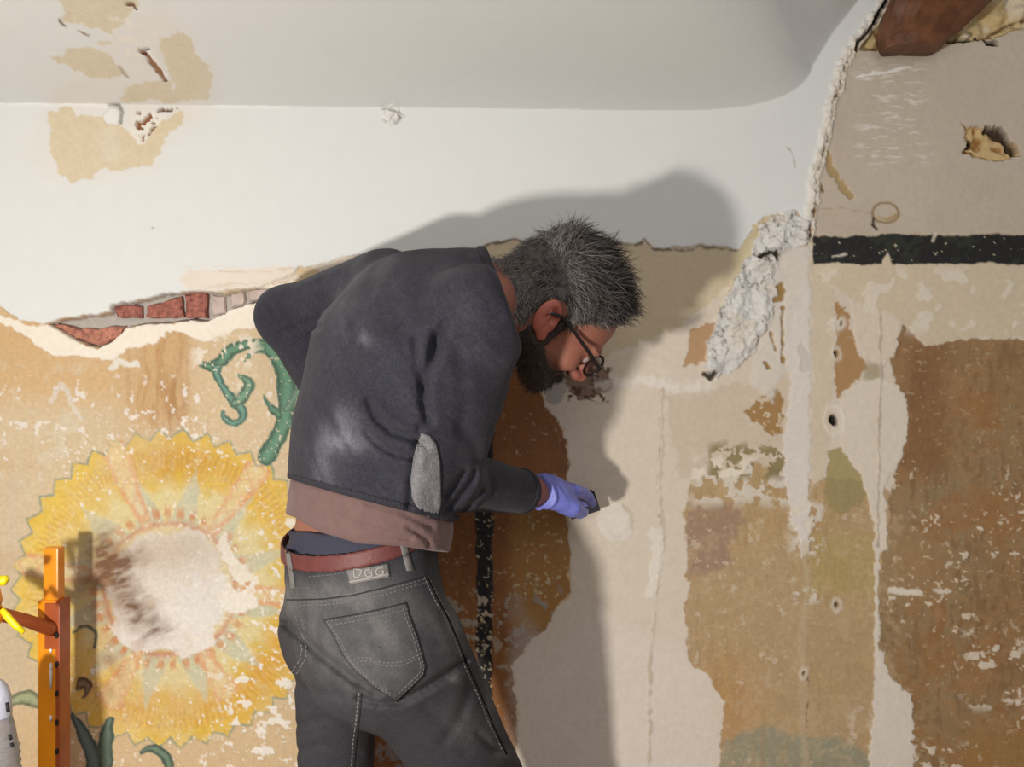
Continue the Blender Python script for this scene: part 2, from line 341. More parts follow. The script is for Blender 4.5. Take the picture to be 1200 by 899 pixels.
put(m1*sst(-.1, .6, n2+n3), (206, 176, 130), alpha=.4); put(m1*sst(.1, .7, vs+n1), (176, 140, 90), alpha=.35)
put(flecks(52, 10, .43, np.maximum(m1*.5, m2)*clus), (228, 208, 178), .0009)
put(flecks(53, 12, .22, win(1130, 735, 1200, 830, 10)), (230, 212, 186), .001)
put(flecks(54, 10, .12, win(1060, 870, 1130, 1000, 10)+.6*win(995, 830, 1020, 880, 8)), (230, 212, 186), .001)
put(flecks(55, 12, -.05, win(810, 535, 945, 590, 10)), (228, 214, 192), .001)
put(flecks(56, 8, .1, win(830, 520, 930, 560, 8)), (150, 132, 84), .0)
put(line([(1043, 692), (1078, 696)], 4, 2), (236, 222, 200), .001); put(line([(1098, 690), (1112, 693)], 3, 2), (230, 214, 190), .001)
put(region([(978, 352), (992, 362), (995, 385), (1006, 408), (1016, 428), (1000, 450), (984, 466), (976, 440), (980, 400)], 4), (182, 142, 94), .0, 'bare_scraped_patch')
put(win(1012, 425, 1032, 445, 4), (166, 152, 114), alpha=.8)
put(region([(968, 528), (985, 522), (1000, 548), (1024, 556), (1020, 580), (990, 600), (966, 600)], 5), (172, 152, 96), .0)
put(region([(872, 482), (905, 452), (914, 460), (916, 505), (900, 510), (885, 495)], 5), (172, 134, 82), 0, 'bare_scraped_patch')
put(flecks(57, 6, .2, win(872, 450, 916, 510, 6)), (216, 196, 164), .0008)
put(region([(802, 428), (810, 395), (808, 388), (840, 376), (832, 400), (826, 424)], 4), (190, 152, 112), 0, 'bare_scraped_patch')
# pale filler
PF = 'filler_patch'
put(region([(922, 290), (948, 290), (950, 400), (948, 560), (950, 640), (940, 655), (926, 600), (920, 560), (924, 440), (912, 400)], 4), (220, 210, 198), .0022, PF)
put(region([(950, 310), (978, 340), (980, 400), (975, 470), (972, 520), (965, 560), (950, 575)], 4), (212, 194, 166), .0014, PF)
put(region([(1000, 318), (1050, 318), (1056, 380), (1050, 415), (1034, 428), (1012, 420), (1002, 390), (996, 350)], 4), (218, 202, 178), .0022, PF)
put(region([(985, 480), (1000, 452), (1028, 442), (1052, 450), (1063, 480), (1064, 520), (1050, 548), (1036, 566), (1040, 600), (1042, 640), (1026, 650), (1022, 610), (1014, 575), (1000, 548), (985, 520)], 4), (220, 206, 184), .0022, PF)
put(line([(1029, 560), (1028, 700), (1026, 780)], 2.5, 3), (220, 208, 188), .0016, PF)
put(region([(1022, 760), (1036, 765), (1042, 790), (1068, 815), (1070, 850), (1064, 1040), (1022, 1040), (1018, 860), (1024, 800)], 4), (220, 206, 188), .0022, PF)
put(line([(944, 640), (946, 700), (940, 760), (944, 900)], 4, 4, 3), (206, 182, 142), .0008, alpha=.6)
put(line([(950, 640), (948, 720), (947, 850), (948, 900)], .4, 1.8)*sst(.05, .3, n5+n2*.4), (120, 96, 66), add=-.001)
put(flecks(58, 8, .0, win(925, 590, 965, 650, 6)+win(930, 690, 962, 708, 4)), (226, 212, 190), .001)
put(line([(1041, 300), (1030, 340), (1031, 420), (1030, 520), (1028, 640)], 1.2, 1.5), (190, 172, 146), add=.0012)
# beige field under and over the black band
put(region([(946, 300), (1330, 300), (1330, 396), (1200, 398), (1140, 396), (1110, 400), (1085, 406), (1062, 382), (1048, 372), (1000, 350), (946, 320)], 4), (212, 192, 160), .0018, 'beige_plaster')
put(flecks(59, 20, .25, win(960, 315, 1330, 390, 10)), (222, 208, 184), add=.0006)
UR = [(1012, 58), (1040, 58), (1100, 58), (1122, 52), (1160, 46), (1204, 36), (1330, 20), (1330, 276), (946, 276), (950, 245), (957, 205), (966, 165), (975, 120), (987, 75)]
put(region(UR, 1.5), (198, 182, 160), .0018, 'beige_plaster')
put(region([(958, 60), (1330, 60), (1330, 276), (958, 276)], 2, 8)*sst(.0, .5, n4), (188, 170, 144), alpha=.5)
sc1 = fbm(U*.16+V*.02, V, 3, 3, 61)
put(sst(.15, .5, sc1)*win(1005, 75, 1085, 200, 16), (228, 218, 204), add=.0006, alpha=.7)
put(line([(1003, 90), (1030, 84), (1066, 78)], 1.8, 2), (236, 230, 220), add=.001)
bd = region([(952, 276), (1040, 276), (1330, 277), (1330, 310), (1200, 310), (1046, 310), (1040, 296), (1033, 310), (952, 309)], 1.3)
put(bd, (28, 26, 20), .0022, 'black_painted_band'); put(flecks(62, 14, .25, bd), (46, 50, 34), alpha=.7); put(flecks(63, 5, .55, bd), (190, 180, 150))
put(line([(1095, 276), (1092, 282)], 2, 1), (216, 204, 180)); put(line([(976, 301), (990, 299)], 1, 1), (214, 206, 190))
put(line([(958, 245), (985, 242), (1022, 248)], .6, 1.2), (176, 156, 126), add=-.0008)
ring = np.hypot((U-1038)/15, (V-249)/13); put((np.exp(-((ring-1)/.13)**2)*sst(-.5, .1, n2+.2)).astype(np.float32), (150, 122, 78), add=-.0012)
put(line([(1023, 255), (1021, 262), (1026, 268)], 1.6, 1), (60, 46, 30), add=-.001); put(line([(1030, 255), (1040, 258), (1050, 252)], 2, 2), (180, 150, 96))
put(line([(971, 175), (973, 195), (982, 210), (995, 229)], 3.5, 3), (176, 148, 92), -.001); put(line([(958, 210), (965, 225)], 2, 2), (130, 96, 60), 0)
HO = [(1126, 143), (1136, 147), (1158, 149), (1176, 158), (1190, 168), (1197, 182), (1180, 186), (1165, 190), (1150, 186), (1127, 182), (1133, 172), (1131, 158)]
hm = region(HO, 3); put(hm, (206, 178, 128), -.010, 'broken_hole', var=.1)
put(hm*sst(-.1, .4, fbm(U, V, 14, 3, 71)), (150, 108, 60), -.016); put(line([(1160, 150), (1178, 160), (1190, 178)], 4, 4), (72, 56, 40), -.02); put(blob(1138, 170, 5, 3), (56, 40, 28), -.022)
# gap above the right-hand wall, crumpled paper and plaster inside
GP = [(1044, -4), (1022, 28), (1008, 58), (1040, 57), (1100, 57), (1122, 50), (1160, 44), (1204, 34), (1330, 18), (1330, -140), (1105, -140)]
gm = region(GP, 1.5); cr1 = np.abs(fbm(U, V, 46, 3, 72)); cr2 = fbm(U, V, 30, 3, 73)
put(gm, (206, 182, 134), label='torn_lining', var=.08); put(gm*sst(.0, .3, cr2), (226, 214, 188), alpha=.8); put(gm*sst(.2, .5, -cr2), (168, 128, 66), alpha=.7)
H[:] = H*(1-gm)+gm*(-.028+.030*sst(.0, .5, cr1)+.006*cr2)
put(line([(1090, 45), (1130, 48), (1150, 46)], 2, 2), (60, 44, 30), -.03); put(line([(1150, 42), (1158, 50), (1166, 50)], 2.5, 1), (50, 38, 28), -.02)
put(line([(1162, 40), (1190, 24), (1220, 12)], 2, 2), (120, 92, 60), -.03)
# small holes and plugs
for (u, v, r_) in ((978, 492, 7), (981, 710, 3), (942, 790, 2.6), (981, 415, 3), (987, 380, 2.2), (832, 440, 3)):
    put((np.exp(-((np.hypot(U-u, (V-v)/1.4)-r_*1.7)/2)**2)).astype(np.float32), (226, 214, 196), add=.0012, alpha=.7)
    put(blob(u, v, r_*.62, 1.2, 1, 1.6), (44, 34, 26), -.012)
# -- the thick white top coat
WH = [(-140, 340), (0, 361), (22, 372), (52, 378), (62, 376), (100, 371), (128, 368), (132, 358), (165, 353), (185, 348), (200, 344), (214, 343), (225, 340), (242, 341), (262, 342), (300, 338), (330, 325), (380, 305), (440, 300), (520, 296), (560, 290), (582, 284), (600, 280), (622, 283), (660, 290), (700, 284), (745, 285), (756, 279), (766, 290), (800, 292), (826, 288), (850, 291), (868, 294), (880, 270), (894, 254), (912, 252), (922, 262), (934, 250), (946, 272)] + [(p[0], p[1]) for p in JAG[::-1]] + [(-140, -160)]
wm = region(WH, 2.2)
wm = np.maximum(wm, (macro > .25).astype(np.float32)*(GU < 1000))
put(wm, (223, 223, 219), .0045, 'white_top_coat', var=.006)
H += wm*.0008*fbm(U, V, 120, 3, 75)
put(line([(560, 291), (582, 284), (600, 281), (622, 285)], 1.2, 1.5)+line([(745, 287), (756, 281), (766, 292), (800, 294), (826, 290), (850, 293), (868, 295), (890, 262)], 1.0, 1.6), (112, 96, 76), alpha=.8)
# scraped band under the white, left
put(region([(212, 326), (225, 318), (280, 314), (345, 314), (352, 324), (300, 338), (262, 342), (242, 341), (225, 338)], 3, 2), (228, 214, 196), alpha=.8)
put(sst(.1, .5, fbm(U*.08, V, 3, 3, 77))*win(215, 313, 350, 336, 5), (206, 184, 160), alpha=.6)
# cream second coat below the white at left
CR = [(-20, 362), (12, 372), (30, 378), (58, 381), (85, 396), (110, 408), (130, 402), (146, 384), (200, 376), (245, 374), (262, 348), (300, 340), (330, 330), (370, 330), (370, 362), (330, 376), (300, 384), (262, 392), (240, 402), (232, 398), (196, 386), (184, 402), (150, 410), (124, 421), (90, 417), (64, 418), (38, 400), (14, 384), (-20, 376)]
put(region(CR, 4), (236, 224, 204), .0022, 'cream_plaster')
put(flecks(81, 9, .1, win(225, 395, 300, 430, 8)), (234, 220, 198), .0012)
# brick pocket
BP = [(56, 379), (100, 372), (128, 369), (131, 358), (165, 353), (185, 348), (200, 344), (240, 341), (262, 344), (300, 340), (322, 338), (322, 352), (284, 358), (245, 374), (205, 376), (146, 384), (132, 402), (113, 407), (88, 396), (70, 388)]
bp_ = region(BP, 1.5); put(bp_, (190, 182, 172), -.022, 'brick_pocket_mortar')
put(blob(460, 137, 12, 4), (226, 222, 216), add=.004*(1), label='white_top_coat'); H += blob(460, 137, 12, 4)*.007*fbm(U, V, 5, 2, 82)
put(line([(452, 128), (466, 132), (470, 140), (464, 148)], 1, 1), (150, 148, 140), add=-.004)
put(line([(462, 134), (458, 144)], .8, 1), (160, 156, 150), add=-.003)
# -- water-damaged patch at the ceiling corner
put(region([(28, 150), (60, 120), (150, 20), (200, 10), (252, 90), (250, 130), (220, 150), (180, 200), (110, 218), (50, 212), (22, 180)], 10, 10), (226, 219, 208), alpha=.5)
PA = 'flaked_ceiling_patch'
for pts in ([(63, -10), (66, 0), (80, 14), (74, 22), (88, 31), (114, 36), (130, 42), (146, 30), (156, 14), (166, 8), (160, -10)],
            [(56, 68), (76, 64), (82, 58), (104, 56), (118, 62), (132, 72), (148, 88), (132, 94), (110, 92), (88, 84), (72, 74)], [(108, 52), (130, 48), (134, 54), (115, 57)],
            [(189, 45), (214, 40), (222, 48), (232, 64), (250, 88), (248, 104), (243, 118), (204, 118), (203, 100), (196, 78), (190, 58)],
            [(146, 119), (152, 102), (170, 97), (200, 96), (204, 120)]):
    put(region(pts, 4), (216, 203, 178), .0030, PA)
put(region([(58, 132), (80, 127), (90, 136), (125, 138), (160, 160), (190, 140), (212, 132), (212, 146), (196, 160), (186, 186), (172, 196), (122, 200), (104, 210), (84, 213), (68, 202), (60, 172), (62, 150)], 5), (216, 200, 170), .0030, PA)
put(win(120, 150, 142, 190, 6), (222, 210, 188), alpha=.6)
put(region([(158, 132), (188, 130), (192, 138), (182, 150), (172, 166), (164, 168), (156, 155)], 4), (232, 226, 214), .004, PA)
put(flecks(83, 6, -.02, region([(160, 132), (186, 131), (184, 148), (170, 164), (160, 154)], 3)), (140, 92, 60), -.006)
put(line([(178, 131), (192, 128), (212, 127)], 2, 3)*sst(-.1, .2, n3), (110, 68, 42), -.005)
put(line([(165, 58), (172, 66), (180, 76), (192, 92)], 3.2, 3), (150, 112, 82), -.010, 'split_seam'); put(line([(166, 59), (174, 58)], 2, 1), (100, 50, 32), -.012)
put(line([(172, 60), (186, 74), (196, 92)], 1.5, 1.5), (238, 232, 224), .008); put(line([(150, 4), (156, 5), (162, 10)], 2, 1.5), (112, 78, 58), -.003)
put(line([(70, 24), (76, 31)], 1.2, 1), (130, 120, 110)); put(line([(92, 38), (104, 44)], 1.2, 1.5), (150, 130, 110)); put(line([(140, 80), (150, 92)], 1, 1), (180, 168, 152))
put(flecks(84, 8, .3, win(130, 20, 185, 70, 8)), (232, 224, 212), .004)
put(blob(133, 137, 10, 3), (230, 228, 222), .0085, 'white_top_coat'); put(line([(128, 124), (140, 124), (144, 132), (141, 144)], 1.4, 1), (150, 148, 142), add=-.004)
jl = 122+np.clip(U, -130, 900)*.011
put((np.exp(-((V-jl-1)/1.6)**2)*win(-130, 100, 130, 140, 4)+np.exp(-((V-jl-1.5)/1.8)**2)*win(250, 100, 338, 160, 6)).astype(np.float32), (238, 236, 230), add=.0025, alpha=.6)  # raised bead at the ceiling joint, with its highlight painted in
put(line([(922, 172), (930, 185), (932, 196)], .6, 1), (170, 166, 160), add=-.001)
put(blob(180, 269, 1.4, .5), (180, 176, 168))
# -- crumbling edge strip and the flaky heap
je = seg_dist(U, V, JAG)+3*n3; em = np.clip((8-je)/3, 0, 1).astype(np.float32)
put(em, (228, 220, 204), label='crumbling_edge', alpha=.9); H += em*(.004+.007*np.abs(fbm(U, V, 9, 3, 91)))
jr = line([(p[0]+3, p[1]) for p in JAG], 1.2, 3.5); put(jr*sst(-.1, .3, n5), (128, 98, 62), add=-.008)
put(line([(1040, 0), (1022, 24), (1006, 48), (1003, 58)], 2.2, 1.5), (40, 34, 28), -.012)
HP = [(888, 262), (930, 246), (946, 262), (946, 286), (915, 300), (913, 350), (905, 380), (885, 410), (860, 432), (838, 442), (826, 432), (830, 400), (843, 368), (854, 338), (868, 310), (882, 290)]
hp = region(HP, 4); c1 = fbm(U, V, 16, 3, 92); ridg = 1-np.abs(fbm(U+8*n3, V, 13, 3, 93))*3
put(region([(884, 262), (915, 255), (905, 300), (880, 320), (850, 350), (862, 300)], 4), (208, 192, 150), .003)
put(hp, (214, 211, 205), label='flaking_plaster_heap', var=.12); H += hp*(.006+.012*np.clip(c1, -1, 1)+.003*n3); 
ridg = ridg*sst(-.35, .1, fbm(U, V, 24, 2, 133)); put(hp*sst(.74, .97, ridg), (136, 128, 116), alpha=.55); H -= hp*.006*sst(.74, .97, ridg); put(hp*sst(.1, .5, fbm(U, V, 20, 3, 134)), (206, 194, 172), alpha=.5)
put(line([(888, 300), (905, 294), (915, 300)], 3, 3), (58, 48, 36), add=-.008)
put(region([(912, 300), (946, 286), (948, 330), (930, 360), (918, 420), (905, 470), (880, 452), (895, 400), (905, 350)], 5, 3), (216, 206, 190), .003, PF, alpha=.8)
put(line([(914, 335), (915, 350), (910, 352)], 4, 2)+line([(917, 362), (918, 400), (916, 425)], 1.6, 2.2)+line([(905, 390), (910, 410)], 1.6, 1.5)+line([(896, 425), (900, 432)], 1.4, 1), (160, 124, 62), -.002)
put(line([(826, 438), (832, 444), (836, 436)], 2.2, 1.4), (70, 58, 46), -.004)
put(region([(936, 405), (940, 398), (952, 425), (950, 436), (936, 438)], 1), (206, 198, 186), .001)
# overall relief of hand-laid plaster
H += .0022*fbm(U, V, 190, 3, 95)+.0007*n1*(1-wm*.6)+.00022*n3*(1-wm*.8)+.0003*n5*(1-wm*.8)

keep = np.isin(LAB, [LABS[k] for k in ('white_top_coat', 'flaked_ceiling_patch', 'flaking_plaster_heap', 'crumbling_edge', 'broken_hole', 'torn_lining', 'split_seam') if k in LABS])[..., None]
lum = (col@np.array([.25, .65, .10], np.float32))[..., None]; ds = np.where(keep, 0, .04); mulc = np.where(keep, 1.0, .90)
bei = np.isin(LAB, [LABS['beige_plaster'], LABS['filler_patch'], LABS['cream_plaster']])[..., None]; mulc = np.where(bei, 1.0, mulc); ds = np.where(bei, .15, ds)
brown = np.isin(LAB, [LABS['brown_painted_field'], LABS['ochre_painted_field']])[..., None]; ds = np.where(brown, .12, ds); mulc = np.where(brown, .86, mulc)
beh = win(385, 380, 690, 1100, 12)[..., None]*(LAB == LABS['brown_painted_field'])[..., None]; mulc = mulc*(1-.22*beh)  # brown behind the man darkened further, deepening his shadow in the colour
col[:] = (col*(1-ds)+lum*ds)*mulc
isceil = (macro > .003)
flat = np.zeros_like(H)
Y = -(macro+H)
nv, nu = GU.shape; VV = np.stack([X, Y, Z], -1).reshape(-1, 3); CC = np.clip(col.reshape(-1, 3), 0, .95)
idx = np.arange(nv*nu).reshape(nv, nu)
Q = np.stack([idx[:-1, :-1], idx[1:, :-1], idx[1:, 1:], idx[:-1, 1:]], -1).reshape(-1, 4)
fl = LAB[:-1, :-1].ravel(); fc = isceil[:-1, :-1].ravel()
def piece(name, sel, parent, mat):
    q = Q[sel]
    if not len(q): return None
    u, inv = np.unique(q, return_inverse=True)
    me = mesh_np(name, VV[u], inv.reshape(-1, 4), True, CC[u]); return link(name, me, parent, mat)
MW = material('old_plaster', attr=True, rough=.82, noise=(90, .05), bump=(160, .0008), spec=.3)
MWh = material('white_coat', attr=True, rough=.78, noise=(25, .012), bump=(70, .0006), spec=.3)
MPt = material('mural_paint', attr=True, rough=.6, noise=(120, .10), bump=(220, .0006), spec=.35)
MBl = material('black_paint', attr=True, rough=.42, noise=(60, .2), bump=(120, .0008), spec=.45)
MCr = material('crumbly_plaster', attr=True, rough=.9, noise=(120, .08), bump=(150, .003), spec=.2)
mats = dict(painted_sunburst=MPt, painted_scroll=MPt, brown_painted_field=MPt, ochre_painted_field=MPt, black_painted_stripe=MBl, black_painted_band=MBl, white_top_coat=MWh, flaking_plaster_heap=MCr, crumbling_edge=MCr, broken_hole=MCr, torn_lining=MCr, split_seam=MCr, brick_pocket_mortar=MCr)
labels = dict(painted_sunburst='large faded yellow painted sunburst with saw-tooth rim and pale centre', painted_scroll='green painted scrolling leaf ornament', brown_painted_field='dark brown and orange painted ground', ochre_painted_field='worn ochre painted ground on the right', black_painted_stripe='vertical black painted stripe', black_painted_band='horizontal black painted band', white_top_coat='smooth white top coat with a ragged lower edge', flaking_plaster_heap='rough white flaking plaster lump', crumbling_edge='crumbling cream edge of the white coat', broken_hole='broken hole with yellowed plaster inside', torn_lining='crumpled yellowish lining behind the beam', beige_plaster='bare beige plaster', filler_patch='smooth pale filler patches', bare_scraped_patch='scraped brown patches', cream_plaster='cream coloured second coat', brick_pocket_mortar='grey mortar in the brick pocket', flaked_ceiling_patch='beige patch where the white paint has flaked')
wall = piece('wall_back', (fl == 0) & ~fc, None, MPt); tag(wall, 'old mural wall of tan, ochre and beige plaster behind the man', 'wall', kind='structure')
ceil = piece('ceiling', fc & ((fl == LABS['white_top_coat']) | (fl == 0)), None, MWh); tag(ceil, 'white sloping ceiling above the mural wall', 'ceiling', kind='structure')
for nm, k in LABS.items():
    s = (fl == k)
    if nm == 'white_top_coat': o = piece(nm, s & ~fc, wall, MWh)
    else:
        o = piece(nm, s & ~fc, wall, mats.get(nm, MW)); o2 = piece(nm, s & fc, ceil, mats.get(nm, MW))
        if o2 and nm in labels: o2['label'] = labels[nm]
    if o and nm in labels: o['label'] = labels[nm]
# coarse remainder of the wall and ceiling round the frame, and the floor
def plain(name, V_, Q_, mat, kind='structure', parent=None):
    o = link(name, mesh_np(name, V_, Q_, False), parent, mat)
    if kind: o['kind'] = kind
    return o
MPl = material('plain_tan_plaster', (206, 178, 136), .85, noise=(6, .12), bump=(60, .001)); MPw = material('plain_white_plaster', (226, 224, 219), .8, noise=(6, .02), bump=(60, .0006))
xl, xr = X[0, 0], X[0, -1]; zt, zb = Z[0, 0], Z[-1, 0]; yt = Y[0, 0]; zjl = zj[0, 0]
tl = zt+.5; yl = yt-.9; tl = zt+.2
plain('wall_back_margin', [(-2.2, -.004, 1.44), (xl, -.004, 1.44), (xl, -.004, zjl), (-2.2, -.004, zjl)], [(0, 1, 2, 3)], MPw, 'structure', wall)
plain('wall_back_margin', [(-2.2, 0, 0), (xl, 0, 0), (xl, 0, zjl), (-2.2, 0, zjl), (xr, 0, 0), (2.2, 0, 0), (2.2, 0, 2.6), (xr, 0, 2.6), (xl, 0, 0), (xr, 0, 0), (xr, 0, zb), (xl, 0, zb)], [(0, 1, 2, 3), (4, 5, 6, 7), (8, 9, 10, 11)], MPl, 'structure', wall)
plain('ceiling_margin', [(-2.2, 0, zjl), (xl, 0, zjl), (xl, yt, zt), (-2.2, yt, zt), (-2.2, yl, tl), (xl, yl, tl), (.6, yl, tl), (.6, Y[0, int(nu*.66)], zt)], [(0, 1, 2, 3), (3, 2, 5, 4), (2, 7, 6, 5)], MPw, 'structure', ceil)
MFl = material('floor_boards', (120, 92, 66), .6, noise=(14, .2), bump=(40, .001)); MFb = material('floor_gap', (50, 40, 32), .9)
fl_ = plain('floor', [(-2.2, -3.4, -.02), (2.2, -3.4, -.02), (2.2, .0, -.02), (-2.2, .0, -.02)], [(0, 1, 2, 3)], MFb)
tag(fl_, 'dusty wooden board floor below the mural wall', 'floor')
def box_mesh(name, lo, hi, bev=.0):
    bm = bmesh.new(); bmesh.ops.create_cube(bm, size=1)
    lo, hi = Vector(lo), Vector(hi)
    for v in bm.verts: v.co = Vector([(lo[i]+hi[i])/2+v.co[i]*(hi[i]-lo[i]) for i in range(3)])
    if bev: bmesh.ops.bevel(bm, geom=bm.edges[:], offset=bev, segments=2, profile=.7, affect='EDGES')
    me = bpy.data.meshes.new(name); bm.to_mesh(me); bm.free(); return me
bme = box_mesh('board', (-2.2, -.066, -.02), (2.2, .066, 0), .003); bme.materials.append(MFl)
for i in range(25):
    o = bpy.data.objects.new('floor_board', bme); sc.collection.objects.link(o); o.location = (0, -.07-.135*i, 0); o.parent = fl_
# -- the bricks laid bare in the pocket
MB = material('old_brick', (158, 98, 84), .95, noise=(110, .55), bump=(90, .010)); MBg = material('limewashed_brick', (196, 178, 168), .9, noise=(60, .12), bump=(120, .003)); MBp = material('pale_rose_brick', (176, 118, 98), .95, noise=(110, .55), bump=(90, .010))
def brick(u0, v0, u1, v1, mat, y, poly=None):
    pts = poly or [(u0, v0), (u1, v0), (u1, v1), (u0, v1)]
    bm = bmesh.new(); fr = []; n = []
    for i in range(len(pts)):
        a, b = pts[i], pts[(i+1) % len(pts)]; L = math.hypot(b[0]-a[0], b[1]-a[1]); k = max(1, int(L/5))
        for j in range(k):
            t_ = j/k; n.append((a[0]+(b[0]-a[0])*t_+random.uniform(-1.1, 1.1), a[1]+(b[1]-a[1])*t_+random.uniform(-1.1, 1.1)))
    cu_, cv_ = sum(p[0] for p in n)/len(n), sum(p[1] for p in n)/len(n)
    W = lambda u, v, y_: bm.verts.new(((u-CX)*SC, y_, CZ+(CY-v)*SC))
    r0 = [W(u, v, .06) for u, v in n]; r1 = [W(u, v, y+.002) for u, v in n]; r2 = [W(cu_+(u-cu_)*.86, cv_+(v-cv_)*.86, y-random.uniform(0, .003)) for u, v in n]; c = W(cu_, cv_, y-.001)
    m = len(n)
    for i in range(m):
        j = (i+1) % m; bm.faces.new((r0[i], r0[j], r1[j], r1[i])); bm.faces.new((r1[i], r1[j], r2[j], r2[i])); bm.faces.new((r2[i], r2[j], c))
    bm.faces.new(r0[::-1]); bmesh.ops.recalc_face_normals(bm, faces=bm.faces[:])
    me = bpy.data.meshes.new('brick'); bm.to_mesh(me); bm.free(); o = link('brick', me, wall, mat); return o
brick(0, 0, 0, 0, MB, .012, [(131, 360), (142, 357), (154, 357), (163, 360), (164, 371), (150, 372), (133, 371)])
brick(0, 0, 0, 0, MB, .010, [(169, 359), (186, 355), (198, 350), (210, 348), (213, 372), (190, 372), (169, 371)])
brick(0, 0, 0, 0, MB, .009, [(215, 346), (226, 343), (238, 342), (241, 347), (240, 372), (216, 373)])
brick(0, 0, 0, 0, MBp, .012, [(58, 380), (74, 381), (90, 385), (112, 386), (130, 382), (144, 382), (134, 396), (114, 405), (98, 401), (80, 393), (66, 386)])
brick(0, 0, 0, 0, MBg, .016, [(245, 345), (262, 346), (262, 366), (246, 370)]); brick(0, 0, 0, 0, MBg, .016, [(268, 343), (284, 342), (284, 356), (268, 360)])
brick(0, 0, 0, 0, MBg, .010, [(288, 340), (312, 338), (320, 340), (318, 350), (290, 352)])
# -- roof beam
MT = material('beam_wood', (100, 62, 38), .55, noise=(22, .6), bump=(45, .006), spec=.4)
def beam():
    """hewn rafter end: comes down out of the roof from the upper right and stops on the head of the wall"""
    bm = bmesh.new(); zc = CZ+(CY-58)*1.70/F; rings = []
    # outline left/right edges traced at three heights, carried on above the frame
    rows = [(58, 1037, 1101, 1.712), (46, 1033, 1112, 1.705), (30, 1036, 1132, 1.69), (10, 1044, 1152, 1.67), (-10, 1051, 1172, 1.65), (-60, 1066, 1222, 1.59), (-140, 1090, 1300, 1.50), (-220, 1115, 1380, 1.40)]
    n = 22
    for j, (v, l, r, D_) in enumerate(rows):
        ring_ = []
        for i in range(n):
            a = i/n*2*math.pi; ca, sa = math.cos(a), math.sin(a)
            sq = 1/max(abs(ca)**4+abs(sa)**4, 1e-6)**.25; ux = ca*sq; uy = sa*sq
            ux = max(-1, min(1, ux)); w_ = 1+.035*math.sin(i*2.3+j*1.7)
            um = (l+r)/2+ux*(r-l)/2*w_; dep = D_-uy*.030-(.012 if ux > .1 else 0)*uy
            p = P(um, v, D_); p[1] += -uy*.034*w_+(.012*ux*ux); ring_.append(bm.verts.new(p))
        rings.append(ring_)
    for r0, r1 in zip(rings[:-1], rings[1:]):
        for i in range(n): bm.faces.new((r0[i], r0[(i+1) % n], r1[(i+1) % n], r1[i]))
    bm.faces.new(rings[0][::-1]); bm.faces.new(rings[-1]); bmesh.ops.recalc_face_normals(bm, faces=bm.faces[:])
    me = bpy.data.meshes.new('roof_beam'); bm.to_mesh(me); bm.free(); o = link('roof_beam', me, None, MT)
    tag(o, 'rough-hewn reddish brown beam end above the top right of the wall', 'beam')
beam()
# ------------------------------------------------------------------ signed-distance modelling: smooth unions meshed with surface nets
def smin(a, b, k):
    if k <= 0: return np.minimum(a, b)
    h = np.clip(.5+.5*(b-a)/k, 0, 1); return b*(1-h)+a*h-k*h*(1-h)
def smax(a, b, k): return -smin(-a, -b, k)
def cap(p, a, b, r1, r2, L=None, s=1.0):
    """tapered capsule; with L and s its section is stretched by s along L"""
    a = np.asarray(a, float); b = np.asarray(b, float); q = p-a; d = b-a
    if L is not None:
        m = 1-1/s; q = q-np.outer(q@L, L)*m; d = d-L*(d@L)*m
    t_ = np.clip(q@d/(d@d+1e-12), 0, 1); return np.linalg.norm(q-t_[:, None]*d, axis=1)-(r1+(r2-r1)*t_)
def ell(p, c, r, R=None):
    q = p-np.asarray(c)
    if R is not None: q = q@R.T
    r = np.asarray(r, float); k0 = np.linalg.norm(q/r, axis=1); k1 = np.linalg.norm(q/(r*r), axis=1)+1e-9
    return k0*(k0-1)/k1
